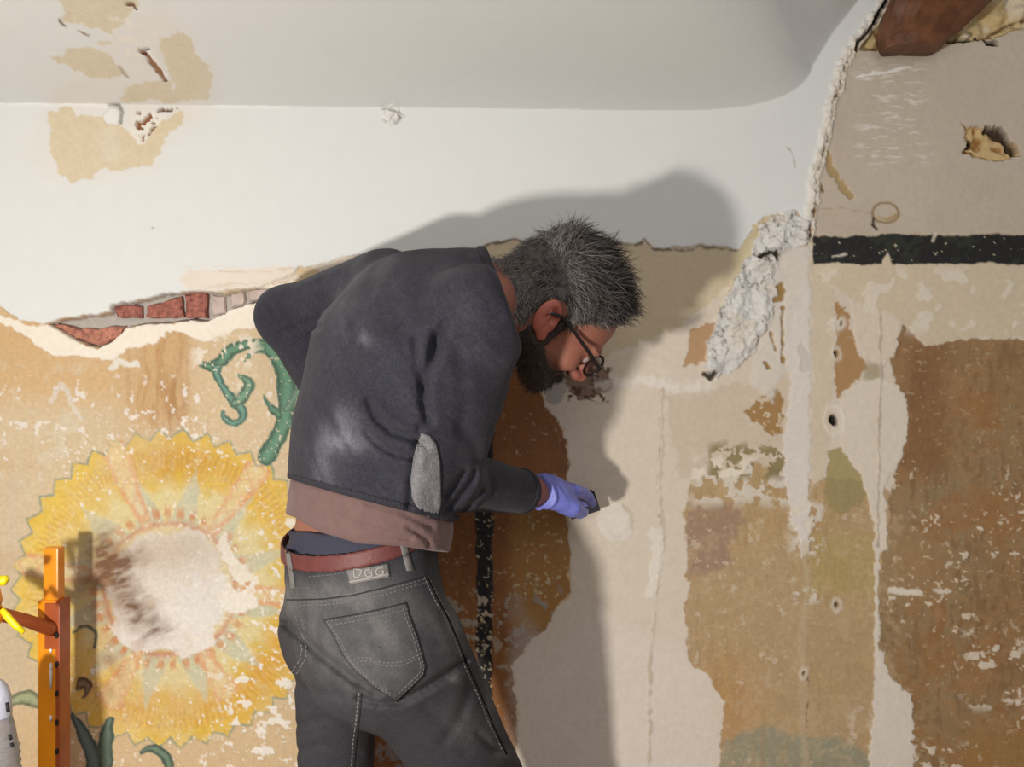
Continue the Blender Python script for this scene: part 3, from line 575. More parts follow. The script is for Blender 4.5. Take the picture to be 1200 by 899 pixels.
def nets(f, X_, Y_, Z_, B=8, margin=1.0):
    """f(points)->distance; X_,Y_,Z_ axis coordinates (may be uneven). Returns V, quads"""
    n = [len(X_), len(Y_), len(Z_)]; nb = [-(-k//B) for k in n]
    axs = [np.concatenate([A, A[-1]+np.arange(1, nb[i]*B-n[i]+1)*(A[-1]-A[-2])]) for i, A in enumerate((X_, Y_, Z_))]
    cen = [a.reshape(-1, B).mean(1) for a in axs]; siz = [a.reshape(-1, B)[:, -1]-a.reshape(-1, B)[:, 0]+(a[1]-a[0])*1.5 for a in axs]
    g = np.stack(np.meshgrid(*cen, indexing='ij'), -1).reshape(-1, 3); hs = np.stack(np.meshgrid(*siz, indexing='ij'), -1).reshape(-1, 3)
    hd = np.linalg.norm(hs, axis=1)/2; d = f(g); act = np.where(np.abs(d) < hd*1.35+.012*margin)[0]
    D_ = np.repeat(np.repeat(np.repeat(d.reshape(nb).astype(np.float32), B, 0), B, 1), B, 2)
    bi = np.stack(np.unravel_index(act, nb), -1); loc = np.stack(np.meshgrid(*[np.arange(B)]*3, indexing='ij'), -1).reshape(-1, 3)
    for s0 in range(0, len(bi), 600):
        ii = (bi[s0:s0+600, None, :]*B+loc[None]).reshape(-1, 3)
        pts = np.stack([axs[k][ii[:, k]] for k in range(3)], -1); D_[ii[:, 0], ii[:, 1], ii[:, 2]] = f(pts)
    S = D_ < 0; c8 = [(i, j, k) for i in (0, 1) for j in (0, 1) for k in (0, 1)]
    sh = [s-1 for s in S.shape]; cnt = np.zeros(sh, np.int8)
    for i, j, k in c8: cnt += S[i:i+sh[0], j:j+sh[1], k:k+sh[2]]
    cells = np.stack(np.where((cnt > 0) & (cnt < 8)), -1); vid = np.full(sh, -1, np.int32); vid[tuple(cells.T)] = np.arange(len(cells))
    val = {c: D_[cells[:, 0]+c[0], cells[:, 1]+c[1], cells[:, 2]+c[2]] for c in c8}
    acc = np.zeros((len(cells), 3)); num = np.zeros(len(cells))
    for a in c8:
        for ax_ in range(3):
            if a[ax_]: continue
            b = list(a); b[ax_] = 1; b = tuple(b); va, vb = val[a], val[b]; m = (va < 0) != (vb < 0)
            t_ = va/(va-vb+1e-20); p = np.tile(np.array(a, float), (len(cells), 1)); p[:, ax_] = t_
            acc[m] += p[m]; num[m] += 1
    fi = cells+acc/num[:, None]; V_ = np.stack([np.interp(fi[:, k], np.arange(len(axs[k])), axs[k]) for k in range(3)], -1)
    qs = []
    for ax_ in range(3):
        o1, o2 = [(1, 2), (2, 0), (0, 1)][ax_]; sl0 = [slice(1, -1)]*3; sl1 = list(sl0); sl0[ax_] = slice(0, -1); sl1[ax_] = slice(1, None)
        s0, s1 = S[tuple(sl0)], S[tuple(sl1)]; e = np.stack(np.where(s0 != s1), -1); fl_ = s0[tuple(e.T)]
        e = e+1; e[:, ax_] -= 1; ok = (e[:, ax_] < sh[ax_]); e, fl_ = e[ok], fl_[ok]
        def at(da, db): c = e.copy(); c[:, o1] += da; c[:, o2] += db; return vid[tuple(c.T)]
        q = np.stack([at(-1, -1), at(0, -1), at(0, 0), at(-1, 0)], -1); q[~fl_] = q[~fl_][:, ::-1]; qs.append(q)
    q = np.concatenate(qs); q = q[(q >= 0).all(1)]; return V_, q
def grid(lo, hi, h): return [np.arange(lo[k], hi[k]+h, h) for k in range(3)]
def uneven(lo, hi, f0, f1, hf, hc):
    a = np.arange(f0, f1, hf); return np.concatenate([np.arange(f0-hc, lo-hc, -hc)[::-1], a, np.arange(a[-1]+hc, hi+hc, hc)])
def n3d(p, size, seed=0):
    q = p/size; return (vn(q[:, 0]+.7*q[:, 2], q[:, 1]-.4*q[:, 2], seed)+vn(q[:, 2]+.3*q[:, 0], q[:, 0]-.6*q[:, 1]+9, seed+3)-1)
def build(name, f, axes, parent, mat, cols=None, **k):
    V_, q = nets(f, *axes, **k); c = cols(V_) if cols else None
    return link(name, mesh_np(name, V_, q, True, c), parent, mat), V_, q
def bvh(V_, q): return BVHTree.FromPolygons([tuple(v) for v in V_.tolist()], q.tolist())

# ------------------------------------------------------------------ the man: joints in world space
Fd = nrm([math.cos(math.radians(30)), math.sin(math.radians(30)), 0]); Lp = nrm([-Fd[1], Fd[0], 0])          # hips: facing, left
Fs = nrm([math.cos(math.radians(37)), math.sin(math.radians(37)), 0]); Ls = nrm([-Fs[1], Fs[0], .20])         # shoulders
Lm = nrm(Lp+Ls)
SP = [P(428, 720, 1.405), P(422, 640, 1.395), P(434, 570, 1.38), P(446, 500, 1.375), P(474, 425, 1.375), P(508, 375, 1.385), P(560, 345, 1.39)]
SR = [.112, .104, .104, .109, .117, .098, .064]; SL = [Lp, Lp, Lp, Lm, Ls, Ls, Ls]; SS = [1.42, 1.42, 1.45, 1.5, 1.5, 1.62, 1.5]
RSh, REl, RWr = P(560, 374, 1.25), P(522, 561, 1.34), P(618, 577, 1.55)
LSh, LEl, LWr = P(452, 337, 1.50), P(334, 371, 1.63), P(402, 492, 1.565)
RHip, RKn, RAn = SP[0]-Lp*.088+np.array([0, 0, -.03]), P(590, 965, 1.50), np.array([.05, -.27, .10])
LHip, LKn, LAn = SP[0]+Lp*.088+np.array([0, 0, -.03]), P(392, 955, 1.55), np.array([-.33, -.24, .10])
def torso(p, g=0.0, i0=0, i1=6, k=.05):
    d = None
    for i in range(i0, i1):
        e = cap(p, SP[i], SP[i+1], SR[i]+g, SR[i+1]+g, SL[i], SS[i]); d = e if d is None else smin(d, e, k)
    return d
def arm(p, a, b, c, r, k=.02): return smin(cap(p, a, b, r[0], r[1]), cap(p, b, c, r[1]*.96, r[2]), k)
# head frame
HO_ = P(646, 369, 1.395); HF = nrm([.63, .30, -.72]); hs0 = np.array([-.04, -1, -.30]); HS = nrm(hs0-HF*(hs0@HF)); HU = np.cross(HF, HS); HU = HU if HU[2] > 0 else -HU
HO_ = HO_+np.array([0, .045, .010]); HR = np.stack([HF, HS, HU])      # rows: forward, right, up
def H2W(f, s, u): return HO_+HF*f+HS*s+HU*u
def head(p, ears=True):
    q = (p-HO_)@HR.T; a = q.copy(); a[:, 1] = np.abs(a[:, 1])
    d = ell(q, (-.006, 0, .034), (.099, .077, .088))
    d = smin(d, ell(q, (.042, 0, .03), (.052, .062, .058)), .02)
    d = smin(d, ell(q, (.042, 0, -.028), (.050, .054, .062)), .03)
    d = smin(d, cap(a, (.0, .056, -.038), (.066, .022, -.084), .018, .018), .03)
    d = smin(d, ell(q, (.076, 0, -.086), (.020, .024, .018)), .02)
    d = smin(d, ell(a, (.066, .044, -.022), (.022, .020, .018)), .02)
    d = smin(d, cap(a, (.088, .042, .020), (.094, .010, .016), .010, .010), .014)
    d = smax(d, -ell(a, (.108, .032, .000), (.020, .019, .014)), .012)
    d = smin(d, ell(a, (.084, .032, .000), (.0125, .0135, .0125)), .003)
    d = smin(d, cap(q, (.094, 0, .012), (.120, 0, -.030), .008, .0115), .010)
    d = smin(d, ell(a, (.108, .012, -.034), (.012, .008, .009)), .006); d = smax(d, -ell(a, (.112, .008, -.042), (.005, .0035, .005)), .002)
    d = smin(d, ell(q, (.094, 0, -.060), (.012, .024, .007)), .006); d = smin(d, ell(q, (.092, 0, -.071), (.012, .021, .007)), .004)
    d = smin(d, cap(p, H2W(-.035, 0, -.03), SP[6]+np.array([.0, 0, -.012]), .056, .062), .03)
    if ears:
        th_ = .18; f0_, s_, u0_ = a[:, 0]+.012, a[:, 1]-.077, a[:, 2]-.0; ct, st2 = math.cos(.35), math.sin(.35); u_ = u0_*ct-f0_*st2; f_ = f0_*ct+u0_*st2; c_, s2 = math.cos(th_), math.sin(th_)
        f2 = f_*c_+s_*s2*-1; s2_ = s_*c_+f_*s2; e = np.stack([f2, s2_, u_], -1)       # ear tilted outwards at the back
        ea = ell(e, (-.006, .006, .004), (.020, .0085, .031)); ea = smax(ea, -ell(e, (-.002, .016, .006), (.0120, .0105, .020)), .004)
        ea = smin(ea, cap(e, (.004, .008, -.004), (.008, .006, -.010), .0045, .004), .004); ea = smin(ea, ell(e, (.002, .004, -.026), (.009, .006, .010)), .005)
        ea = smin(ea, cap(e, (-.008, .011, -.008), (-.007, .011, .014), .003, .003), .003)
        d = smin(d, ea, .006)
    return d
# right hand: fingers reach to the wall, pinching a dark block
Hx = nrm(P(699, 571, 1.720)-P(624, 575, 1.565)); Hn = nrm(np.array([-.35, -.55, .75])-Hx*(np.array([-.35, -.55, .75])@Hx)); Hy = np.cross(Hn, Hx)   # along, back-of-hand normal, across
HW = P(626, 576, 1.568)
def hp3(x, y, z): return HW+Hx*x+Hy*y+Hn*z
def hand(p, g=0.0, wr=True):
    d = ell(p, hp3(.050, 0, 0), (.052+g, .040+g, .018+g), np.stack([Hx, Hy, Hn]))
    d = smin(d, cap(p, hp3(-.02, 0, 0), hp3(.03, 0, 0), .026+g, .026+g, Hy, 1.15), .02)
    for i, (y, l, b) in enumerate(((-.030, .070, .9), (-.010, .078, 1.0), (.010, .074, 1.0), (.028, .060, 1.1))):
        k0 = hp3(.082-.05*abs(y), y, .004); k1 = hp3(.082+.42*l, y*.92, .002-.004*b); k2 = hp3(.082+.74*l, y*.86, -.012*b); k3 = hp3(.082+.95*l, y*.84, -.024*b)
        fgr = smin(smin(cap(p, k0, k1, .0105+g, .0095+g), cap(p, k1, k2, .0094+g, .0085+g), .004), cap(p, k2, k3, .0085+g, .0075+g), .004)
        d = smin(d, fgr, .006 if i else .008)
    t0, t1, t2, t3 = hp3(.022, -.026, -.008), hp3(.056, -.046, -.022), hp3(.088, -.042, -.032), hp3(.112, -.034, -.036)
    th2 = smin(smin(cap(p, t0, t1, .017+g, .0125+g), cap(p, t1, t2, .0115+g, .0105+g), .006), cap(p, t2, t3, .010+g, .0085+g), .004)
    return smin(d, th2, .010)
# left hand, resting on the front of the hip
Gx = nrm(P(425, 585, 1.575)-LWr); Gn = nrm(np.array([-.5, .85, .1])-Gx*(np.array([-.5, .85, .1])@Gx)); Gy = np.cross(Gn, Gx)
def lhand(p):
    q = lambda x, y, z: LWr+Gx*x+Gy*y+Gn*z
    d = ell(p, q(.055, 0, 0), (.052, .040, .017), np.stack([Gx, Gy, Gn]))
    for y, l in ((-.030, .068), (-.010, .078), (.011, .074), (.030, .058)):
        d = smin(d, smin(cap(p, q(.085, y, .002), q(.085+.5*l, y, -.004), .0095, .0088), cap(p, q(.085+.5*l, y, -.004), q(.085+.9*l, y*.9, -.022), .0086, .0072), .004), .006)
    s_ = -1
    d = smin(d, smin(cap(p, q(.02, s_*.028, -.004), q(.055, s_*.052, -.016), .015, .012), cap(p, q(.055, s_*.052, -.016), q(.085, s_*.058, -.022), .0115, .0085), .005), .01)
    return d
def foot(p, a):
    t_ = a+Fd*.17; t_ = np.array([t_[0], t_[1], .03]); h_ = np.array([a[0], a[1], .035])-Fd*.04
    return smin(cap(p, a, h_, .038, .034), smin(cap(p, h_, t_, .034, .026, Lp, 1.35), cap(p, a, (h_+t_)/2, .036, .03), .03), .02)
def bodyf(p):
    d = torso(p, -.017); d = smin(d, head(p), .012)
    d = smin(d, arm(p, RSh, REl, RWr, (.046, .038, .0285)), .03); d = smin(d, arm(p, LSh, LEl, LWr, (.048, .040, .028)), .03)
    d = smin(d, hand(p, -.0012), .008); d = smin(d, lhand(p), .008)
    for a, b, c in ((RHip, RKn, RAn), (LHip, LKn, LAn)):
        d = smin(d, smin(cap(p, a, b, .062, .044), cap(p, b, c, .046, .034), .02), .03); d = smin(d, foot(p, c), .02)
    return d
SKIN = lin((186, 116, 90)); 
def skin_cols(V_):
    q = (V_-HO_)@HR.T; a = np.abs(q[:, 1]); c = np.tile(lin((152, 102, 84)), (len(V_), 1))
    red = np.clip(n3d(V_, .02, 5)*.5+.5, 0, 1)[:, None]; c = c*(1-.25*red)+lin((178, 92, 74))*.25*red
    def mix(m, cc): nonlocal c; m = np.clip(m, 0, 1)[:, None]; c = c*(1-m)+lin(cc)*m
    near = np.linalg.norm(q, axis=1) < .16
    mix((np.exp(-((q[:, 0]-.122)/.02)**2-(q[:, 2]+.03)**2/.0004))*near*.5, (180, 98, 86))
    mix(sst(.078, .084, a)*near*(np.abs(q[:, 0]+.01) < .04)*.6, (204, 112, 98))
    mix((np.hypot((q[:, 2]+.065)/.011, a/.024) < 1)*near*(q[:, 0] > .08)*.8, (160, 80, 72))
    ey = np.linalg.norm(np.stack([q[:, 0]-.084, a-.032, q[:, 2]], -1), axis=1) < .0137; mix(ey*near*(np.abs(q[:, 2]+.001) < .0045), (196, 180, 170))
    mix(ey*near*(np.hypot(a-.032, q[:, 2]+.001) < .0045), (50, 36, 28))
    mix(near*np.exp(-((q[:, 0]-.098)/.012)**2-((q[:, 2]-.022)/.006)**2-((a-.03)/.018)**4)*.9, (70, 60, 54))
    stub = near*sst(-.03, -.05, q[:, 2])*sst(-.02, .0, q[:, 0]); mix(stub*.75, (84, 70, 62))
    mix(near*sst(.045, .055, q[:, 2]+.0*q[:, 0])*sst(.07, .05, q[:, 0])*.7, (110, 98, 90))
    return c
MSk = material('skin', attr=True, rough=.55, sss=.12, noise=(60, .05), bump=(300, .0006), spec=.4)
person = bpy.data.objects.new('person', None); sc.collection.objects.link(person)
tag(person, 'man in grey sweater and faded black jeans bending to rub the wall, seen from behind', 'person')
bax = [uneven(-.56, .34, -.02, .23, .0024, .006), uneven(-.64, -.01, -.52, -.02, .0026, .006), uneven(-.01, 1.66, 1.02, 1.56, .0025, .008)]
build('body', bodyf, bax, person, MSk, skin_cols)
# ------------------------------------------------------------------ clothes
def gproj(p): return proj(p)
SWF = [  # sweater folds: polyline in the photograph, depth m, width px
 ([(512, 392), (507, 415), (500, 440), (498, 470), (501, 492)], .014, 7), ([(522, 378), (516, 400), (511, 420)], .009, 6), ([(486, 398), (489, 425), (495, 455)], .010, 6),
 ([(470, 380), (474, 410), (482, 440), (492, 470)], .004, 8),
 ([(432, 470), (441, 490), (458, 505), (480, 513), (497, 520)], .011, 5.5), ([(430, 507), (445, 522), (464, 532), (484, 536)], .009, 5), ([(420, 440), (440, 462), (470, 485), (494, 498)], .004, 8),
 ([(404, 500), (430, 540), (470, 556), (486, 560)], .003, 9), ([(492, 500), (488, 530), (482, 560), (480, 600)], .006, 4.5),
 ([(523, 598), (540, 582), (552, 566), (556, 552)], .009, 4.5), ([(532, 603), (550, 592), (564, 576)], .008, 4), ([(521, 584), (534, 570), (546, 552)], .008, 4), ([(566, 548), (574, 560), (576, 580)], .003, 4),
 ([(540, 500), (556, 520), (562, 545)], .003, 7), ([(318, 366), (345, 376), (372, 384)], .006, 5), ([(330, 390), (350, 382), (374, 372)], .005, 4), ([(330, 352), (352, 344), (380, 330)], .004, 6),
 ([(448, 300), (436, 340), (412, 400), (396, 450)], .003, 12), ([(575, 300), (583, 330), (600, 360), (612, 390)], .003, 5), ([(540, 420), (545, 470), (540, 510)], .003, 9)]
def folds(p, F_, d):
    u, v = proj(p)
    for pts, amp, wd in F_:
        xs = [q[0] for q in pts]; ys = [q[1] for q in pts]
        m = (u > min(xs)-3*wd) & (u < max(xs)+3*wd) & (v > min(ys)-3*wd) & (v < max(ys)+3*wd)
        if m.any():
            e = seg_dist(u[m], v[m], pts); g = np.exp(-(e/wd)**2); g2 = np.exp(-(e/(wd*2.4))**2); d[m] += amp*(g-.35*g2)
    return d
hemN = nrm(np.array([.30*Fd[0], .30*Fd[1], 1])); hem0 = P(345, 562, 1.36); hemT = P(338, 600, 1.36)
def sweater_raw(p, g=0.0):
    d = torso(p, .004+g, 1, 6)
    ra = arm(p, RSh, REl, RWr, (.063+g, .0505+g, .037+g), .03); d = smin(d, ra, .022)
    la = arm(p, LSh, LEl, LWr, (.066+g, .050+g, .040+g), .03); d = smin(d, la, .03)
    d = smin(d, ell(p, P(560, 372, 1.262), (.068+g, .062+g, .072+g)), .03)
    return d
def cuffcut(p, el, wr, t): ax_ = nrm(wr-el); return (p-(el+(wr-el)*t))@ax_
colN = nrm(P(650, 375, 1.38)-P(560, 330, 1.39)); 
def collar_cut(p): return (p-P(587, 338, 1.34))@nrm([.88, 0.0, .30])
def sweater(p):
    d = sweater_raw(p); d = folds(p, SWF, d); d += .0016*n3d(p, .05, 3)+.0006*n3d(p, .018, 8)
    m = np.abs(cuffcut(p, REl, RWr, .955)) < .03; d[m] += .0014*np.sin(cuffcut(p[m], REl, RWr, 0)*1300)*.5
    near_r = np.linalg.norm(p-RWr, axis=1) < .09; near_l = np.linalg.norm(p-LWr, axis=1) < .09
    d = np.where(near_r, smax(d, cuffcut(p, REl, RWr, .93), .003), d); d = np.where(near_l, smax(d, cuffcut(p, LEl, LWr, .95), .003), d)
    d = smax(d, -((p-hem0)@hemN)+.0, .004); d = smax(d, collar_cut(p), .006); return d
def sweater_cols(V_):
    u, v = proj(V_); c = np.tile(lin((52, 51, 59)), (len(V_), 1))
    n_ = np.clip(n3d(V_, .035, 11)+.5*n3d(V_, .012, 12), -1, 1)
    du_ = 0
    for (a, b, ru, rv, k) in ((400, 505, 18, 26, .5), (378, 560, 14, 36, .3), (404, 380, 12, 30, .28), (425, 398, 8, 8, .55), (405, 520, 30, 12, .4), (560, 400, 40, 60, .12), (420, 330, 60, 40, .10)):
        du_ = du_+k*np.exp(-((u-a)/ru)**2-((v-b)/rv)**2)
    k = np.clip(du_*(.5+.9*n_)+.06*np.clip(n3d(V_, .006, 14), 0, 1), 0, .6)[:, None]
    c = c*(1-k)+lin((130, 128, 134))*k; return c*(1+.12*n_[:, None])
MSw = material('dark_wool', attr=True, rough=.95, noise=(240, .28), bump=(420, .0016), sheen=.08, spec=.15)
sw, swV, swQ = build('sweater', sweater, grid((-.55, -.62, 1.02), (.12, -.02, 1.56), .0036), person, MSw, sweater_cols)
sw['label'] = 'dark grey wool sweater with plaster dust on the back'
swB = bvh(swV, swQ)
def hit(B, u, v):
    o = Vector((0, -DW, CZ)); d = Vector(P(u, v, 1.0))-o; d.normalize(); h = B.ray_cast(o, d); return h
def flatpoly_mask(u, v, pts): return poly_sd(u, v, pts) < 0
def overlay(name, B, pts, off, parent, mat, cols=None, rings=14, n=110, bulge=0.0):
    """a real second layer sewn on the cloth: outline rays dropped on the host, lifted off, given an edge"""
    per = [math.dist(pts[i], pts[(i+1) % len(pts)]) for i in range(len(pts))]; tot = sum(per); out = []
    for k in range(n):
        s_ = k/n*tot; i = 0
        while s_ > per[i]: s_ -= per[i]; i += 1
        a, b = pts[i], pts[(i+1) % len(pts)]; f = s_/per[i]; out.append((a[0]+(b[0]-a[0])*f, a[1]+(b[1]-a[1])*f))
    cu_, cv_ = sum(p[0] for p in out)/n, sum(p[1] for p in out)/n; V_, Q_ = [], []; last = None
    for r_ in range(rings+1):
        k_ = 1-r_/rings*.985; lift = off*(1 if r_ else .55)+bulge*(1-k_*k_)
        for u, v in out:
            h = hit(B, cu_+(u-cu_)*k_, cv_+(v-cv_)*k_); h = h if h[0] is not None else last; last = h; V_.append(h[0]+h[1]*lift)
    m = len(V_)
    for u, v in out:
        h = hit(B, u, v); h = h if h[0] is not None else last; V_.append(h[0]-h[1]*.0015)
    for r_ in range(rings):
        for k in range(n): a, b = r_*n+k, r_*n+(k+1) % n; Q_.append((a, a+n, b+n, b))
    for k in range(n): Q_.append((k, (k+1) % n, m+(k+1) % n, m+k))
    b0 = rings*n
    for k in range(1, n//2): Q_.append((b0+k-1 if k > 1 else b0, b0+n-k, b0+n-k-1, b0+k)) if False else None
    V_ = np.array([tuple(v) for v in V_]); me = mesh_np(name, V_, Q_, True, cols(V_) if cols else None); return link(name, me, parent, mat)
def tube_on(name, B, pts, rad, parent, mat, lift=0.0, dash=None, step=2.0, join=None):
    """thread or seam laid on the surface along a path"""
    L = []; 
    for (x0, y0), (x1, y1) in zip(pts[:-1], pts[1:]):
        n = max(2, int(math.hypot(x1-x0, y1-y0)/step))
        for i in range(n): L.append((x0+(x1-x0)*i/n, y0+(y1-y0)*i/n))
    L.append(pts[-1]); P3 = []
    for u, v in L:
        h = hit(B, u, v)
        P3.append((h[0]+h[1]*lift, h[1]) if h[0] is not None else None)
    V_, Q_ = ([], []) if join is None else join
    segs = []; run = []
    for i, p in enumerate(P3):
        brk = p is None or (run and (run[-1][0]-p[0]).length > .02)
        if brk:
            if len(run) > 1: segs.append(run)
            run = [] if p is None else [p]
        else: run.append(p)
        if dash and len(run) > dash[0]: segs.append(run); run = [] if (i % 1) else []
    if len(run) > 1: segs.append(run)
    for run in segs:
        b0 = len(V_)
        for i, (p, nn) in enumerate(run):
            t_ = (run[min(i+1, len(run)-1)][0]-run[max(i-1, 0)][0]).normalized(); s_ = t_.cross(nn).normalized()
            for k in range(5): a = math.pi*k/4; V_.append(tuple(p+s_*math.cos(a)*rad+nn*(math.sin(a)*rad*.8-.0003)))
        for i in range(len(run)-1):
            for k in range(4): Q_.append((b0+i*5+k, b0+i*5+k+1, b0+i*5+5+k+1, b0+i*5+5+k))
    if join is not None: return None
    return tag(link(name, mesh_np(name, V_, Q_), parent, mat), kind='stuff')
MPa = material('patch_knit', (128, 126, 128), .9, noise=(200, .25), bump=(300, .002), stripes=(170, .001, 'Z'))
ptc = overlay('elbow_patch', swB, [(494, 508), (504, 511), (511, 520), (515, 540), (516, 570), (516, 592), (513, 604), (500, 607), (490, 598), (483, 582), (481, 562), (484, 538), (489, 518)], .0028, sw, MPa); ptc['label'] = 'light grey ribbed elbow patch'
MTd = material('dark_thread', (38, 38, 42), .9); MSm = material('grey_thread', (104, 102, 100), .85); MSmL = material('pale_thread', (128, 124, 120), .85)
tube_on('elbow_patch_stitching', swB, [(513, 605), (500, 608), (489, 599), (482, 582), (480, 562), (483, 538), (488, 518), (494, 507), (505, 510), (512, 519), (516, 540), (517, 570), (517, 594)], .0010, sw, MTd)
# ribbed hem, cuff, collar: slim bands
def band_hem(p):
    h_ = (p-hem0)@hemN; d = folds(p, SWF, sweater_raw(p, .0012)); return smax(smax(d, h_-.010, .002), -h_-.001, .002)
MRb = material('dark_rib', (46, 45, 52), .95, noise=(200, .2), bump=(300, .001), stripes=(120, .001))
hb, _, _ = build('sweater_hem', band_hem, grid((-.42, -.62, 1.0), (-.02, -.12, 1.2), .004), sw, MRb)
def cuffb(p):
    t_ = cuffcut(p, REl, RWr, .93); return smax(smax(cap(p, REl, RWr, .0515, .0385), t_-.0, .002), -t_-.016, .002)
build('sweater_cuff', cuffb, grid((-.04, -.30, 1.0), (.09, -.12, 1.16), .002), sw, MRb)
def collarb(p):
    t_ = collar_cut(p); return smax(smax(torso(p, .008, 4, 6), t_+.0, .002), -t_-.013, .002)
build('sweater_collar', collarb, grid((-.12, -.56, 1.30), (.10, -.18, 1.56), .0026), sw, MRb)
# t-shirt
hn2 = nrm(np.array([.17*Fd[0], .17*Fd[1], 1])); TSF = [([(345, 570), (380, 592), (440, 606), (490, 622)], .002, 5), ([(380, 600), (430, 618), (480, 632)], .004, 4), ([(430, 590), (470, 600), (505, 618)], .004, 4), ([(478, 618), (500, 632), (505, 645)], .005, 3), ([(350, 590), (360, 600), (380, 606)], .003, 4)]
def tee(p):
    d = torso(p, -.001, 0, 4); f_ = (p-SP[1])@Fd; r_ = -(p-SP[1])@Lp; z = p[:, 2]
    d += .022*sst(-.002, .02, (p-hem0)@hemN); d -= .012*sst(1.12, 1.02, z)*sst(-.05, .12, f_)
    d = folds(p, TSF, d)+.002*n3d(p, .03, 21)
    u, v = proj(p); low = np.interp(u, [300, 325, 345, 375, 420, 470, 508, 560], [598, 600, 606, 624, 637, 640, 646, 650])   # hem curves round the hips
    zlow = CZ+(CY-low)*(p[:, 1]+DW)/F
    d = smax(d, (zlow-z)*.8, .003); d = smax(d, z-1.22, .003); return d
MTs = material('faded_brown_jersey', (112, 86, 82), .9, noise=(60, .1), bump=(200, .0012), sheen=.15)
ts, tsV, tsQ = build('t_shirt', tee, grid((-.44, -.58, .94), (-.02, -.10, 1.24), .0036), person, MTs); ts['label'] = 'dusty brown t-shirt hem showing under the sweater'
MTn = material('rust_jersey', (160, 84, 66), .9, bump=(200, .001))
tube_on('t_shirt_hem_seam', bvh(tsV, tsQ), [(330, 594), (345, 599), (375, 617), (420, 630), (470, 633), (505, 640)], .0009, ts, MTs, .0)
def neckband(p):
    c_ = cap(p, H2W(-.035, 0, -.03), SP[6]+np.array([0, 0, -.012]), .060, .068); a0, a1 = P(585, 322, 1.39), nrm(P(650, 375, 1.38)-P(560, 330, 1.39)); t_ = (p-P(588, 330, 1.38))@nrm([.9, 0, .22])
    return smax(smax(c_, t_-.010, .003), -t_-.03, .003)
build('t_shirt_neckband', neckband, grid((-.10, -.50, 1.30), (.10, -.24, 1.52), .0026), ts, MTn)
# jeans
JF = [([(335, 732), (342, 738), (352, 745), (372, 764), (400, 786), (424, 803), (440, 812)], .014, 6.5), ([(440, 812), (447, 806)], .003, 5),
 ([(420, 818), (444, 824), (470, 822), (500, 806), (528, 788), (545, 776)], .012, 5), ([(350, 850), (380, 842), (410, 850)], .004, 5), ([(345, 800), (370, 812), (400, 816)], .004, 6), ([(520, 870), (540, 840), (552, 806), (560, 790)], .004, 7),
 ([(500, 830), (520, 850), (545, 880)], .003, 8), ([(348, 880), (380, 872), (420, 884)], .004, 5), ([(560, 860), (575, 875), (592, 884)], .005, 4), ([(330, 690), (345, 688)], .002, 5), ([(528, 690), (520, 720), (534, 750)], .004, 5), ([(505, 672), (520, 690), (532, 716)], .004, 4)]
wN = nrm(np.array([-.27*Fd[0], -.27*Fd[1], 1])); w0 = P(345, 677, 1.275)
UPW = np.array([0, 0, .08])
def jeans_raw(p, g=0.0):
    d = cap(p, SP[0]+np.array([-.004, 0, -.015]), SP[1]+UPW, .116+g, .110+g, Lp, 1.38)
    bt = SP[0]+np.array([0, 0, -.045])
    d = smin(d, ell(p, bt-Fd*.026-Lp*.075, (.088+g, .088+g, .096+g)), .04); d = smin(d, ell(p, bt-Fd*.026+Lp*.068, (.084+g, .084+g, .090+g)), .035)
    R_ = smin(cap(p, RHip+np.array([.018, 0, 0]), RKn, .098+g, .066+g), cap(p, RKn, RAn, .066+g, .058+g), .03); L_ = smin(cap(p, LHip+np.array([-.012, 0, 0]), LKn, .076+g, .060+g), cap(p, LKn, LAn, .062+g, .058+g), .03)
    return smin(smin(d, R_, .04), L_, .018)
def jeans(p):
    d = jeans_raw(p); d = folds(p, JF, d)+.0022*n3d(p, .06, 31)+.0009*n3d(p, .02, 32)
    zz = sst(.62, .3, p[:, 2]); d += zz*.003*n3d(p*np.array([1, 1, 1.6]), .05, 33)
    d = smax(d, (p-w0)@wN, .003); d = smax(d, .075-p[:, 2], .004); return d
def jeans_cols(V_):
    u, v = proj(V_); n_ = n3d(V_, .03, 41)*.5+n3d(V_, .01, 42)*.4; c = np.tile(lin((60, 59, 63)), (len(V_), 1)); fade = 0
    for (a, b, ru, rv, k) in ((440, 765, 50, 45, .55), (400, 695, 60, 22, .5), (335, 700, 18, 25, .5), (365, 745, 20, 40, .3), (530, 740, 14, 50, .5), (545, 850, 22, 22, .35), (532, 795, 6, 6, .8), (450, 720, 80, 25, .3), (590, 884, 10, 6, .7), (575, 830, 8, 40, .3), (385, 760, 8, 40, .2)):
        fade = fade+k*np.exp(-((u-a)/ru)**2-((v-b)/rv)**2)
    k = np.clip(fade*(.8+.7*n_), 0, .75)[:, None]; c = c*(1-k)+lin((122, 119, 116))*k
    return c*(1+.16*n_[:, None])
MJe = material('faded_black_denim', attr=True, rough=.85, noise=(260, .2), bump=(500, .0012), spec=.25)
je_, jeV, jeQ = build('jeans', jeans, grid((-.46, -.60, .06), (.14, -.10, 1.12), .0042), person, MJe, jeans_cols); je_['label'] = 'faded black denim jeans with worn pale seams'; jB = bvh(jeV, jeQ)
PK = [(380, 727), (410, 722), (445, 715), (476, 707), (480, 722), (490, 748), (499, 782), (497, 792), (466, 822), (440, 806), (415, 784), (403, 768), (392, 746)]
pk = overlay('back_pocket', jB, PK, .0026, je_, MJe, cols=jeans_cols)
pkB = BVHTree.FromPolygons([tuple(v.co) for v in pk.data.vertices], [tuple(p.vertices) for p in pk.data.polygons])
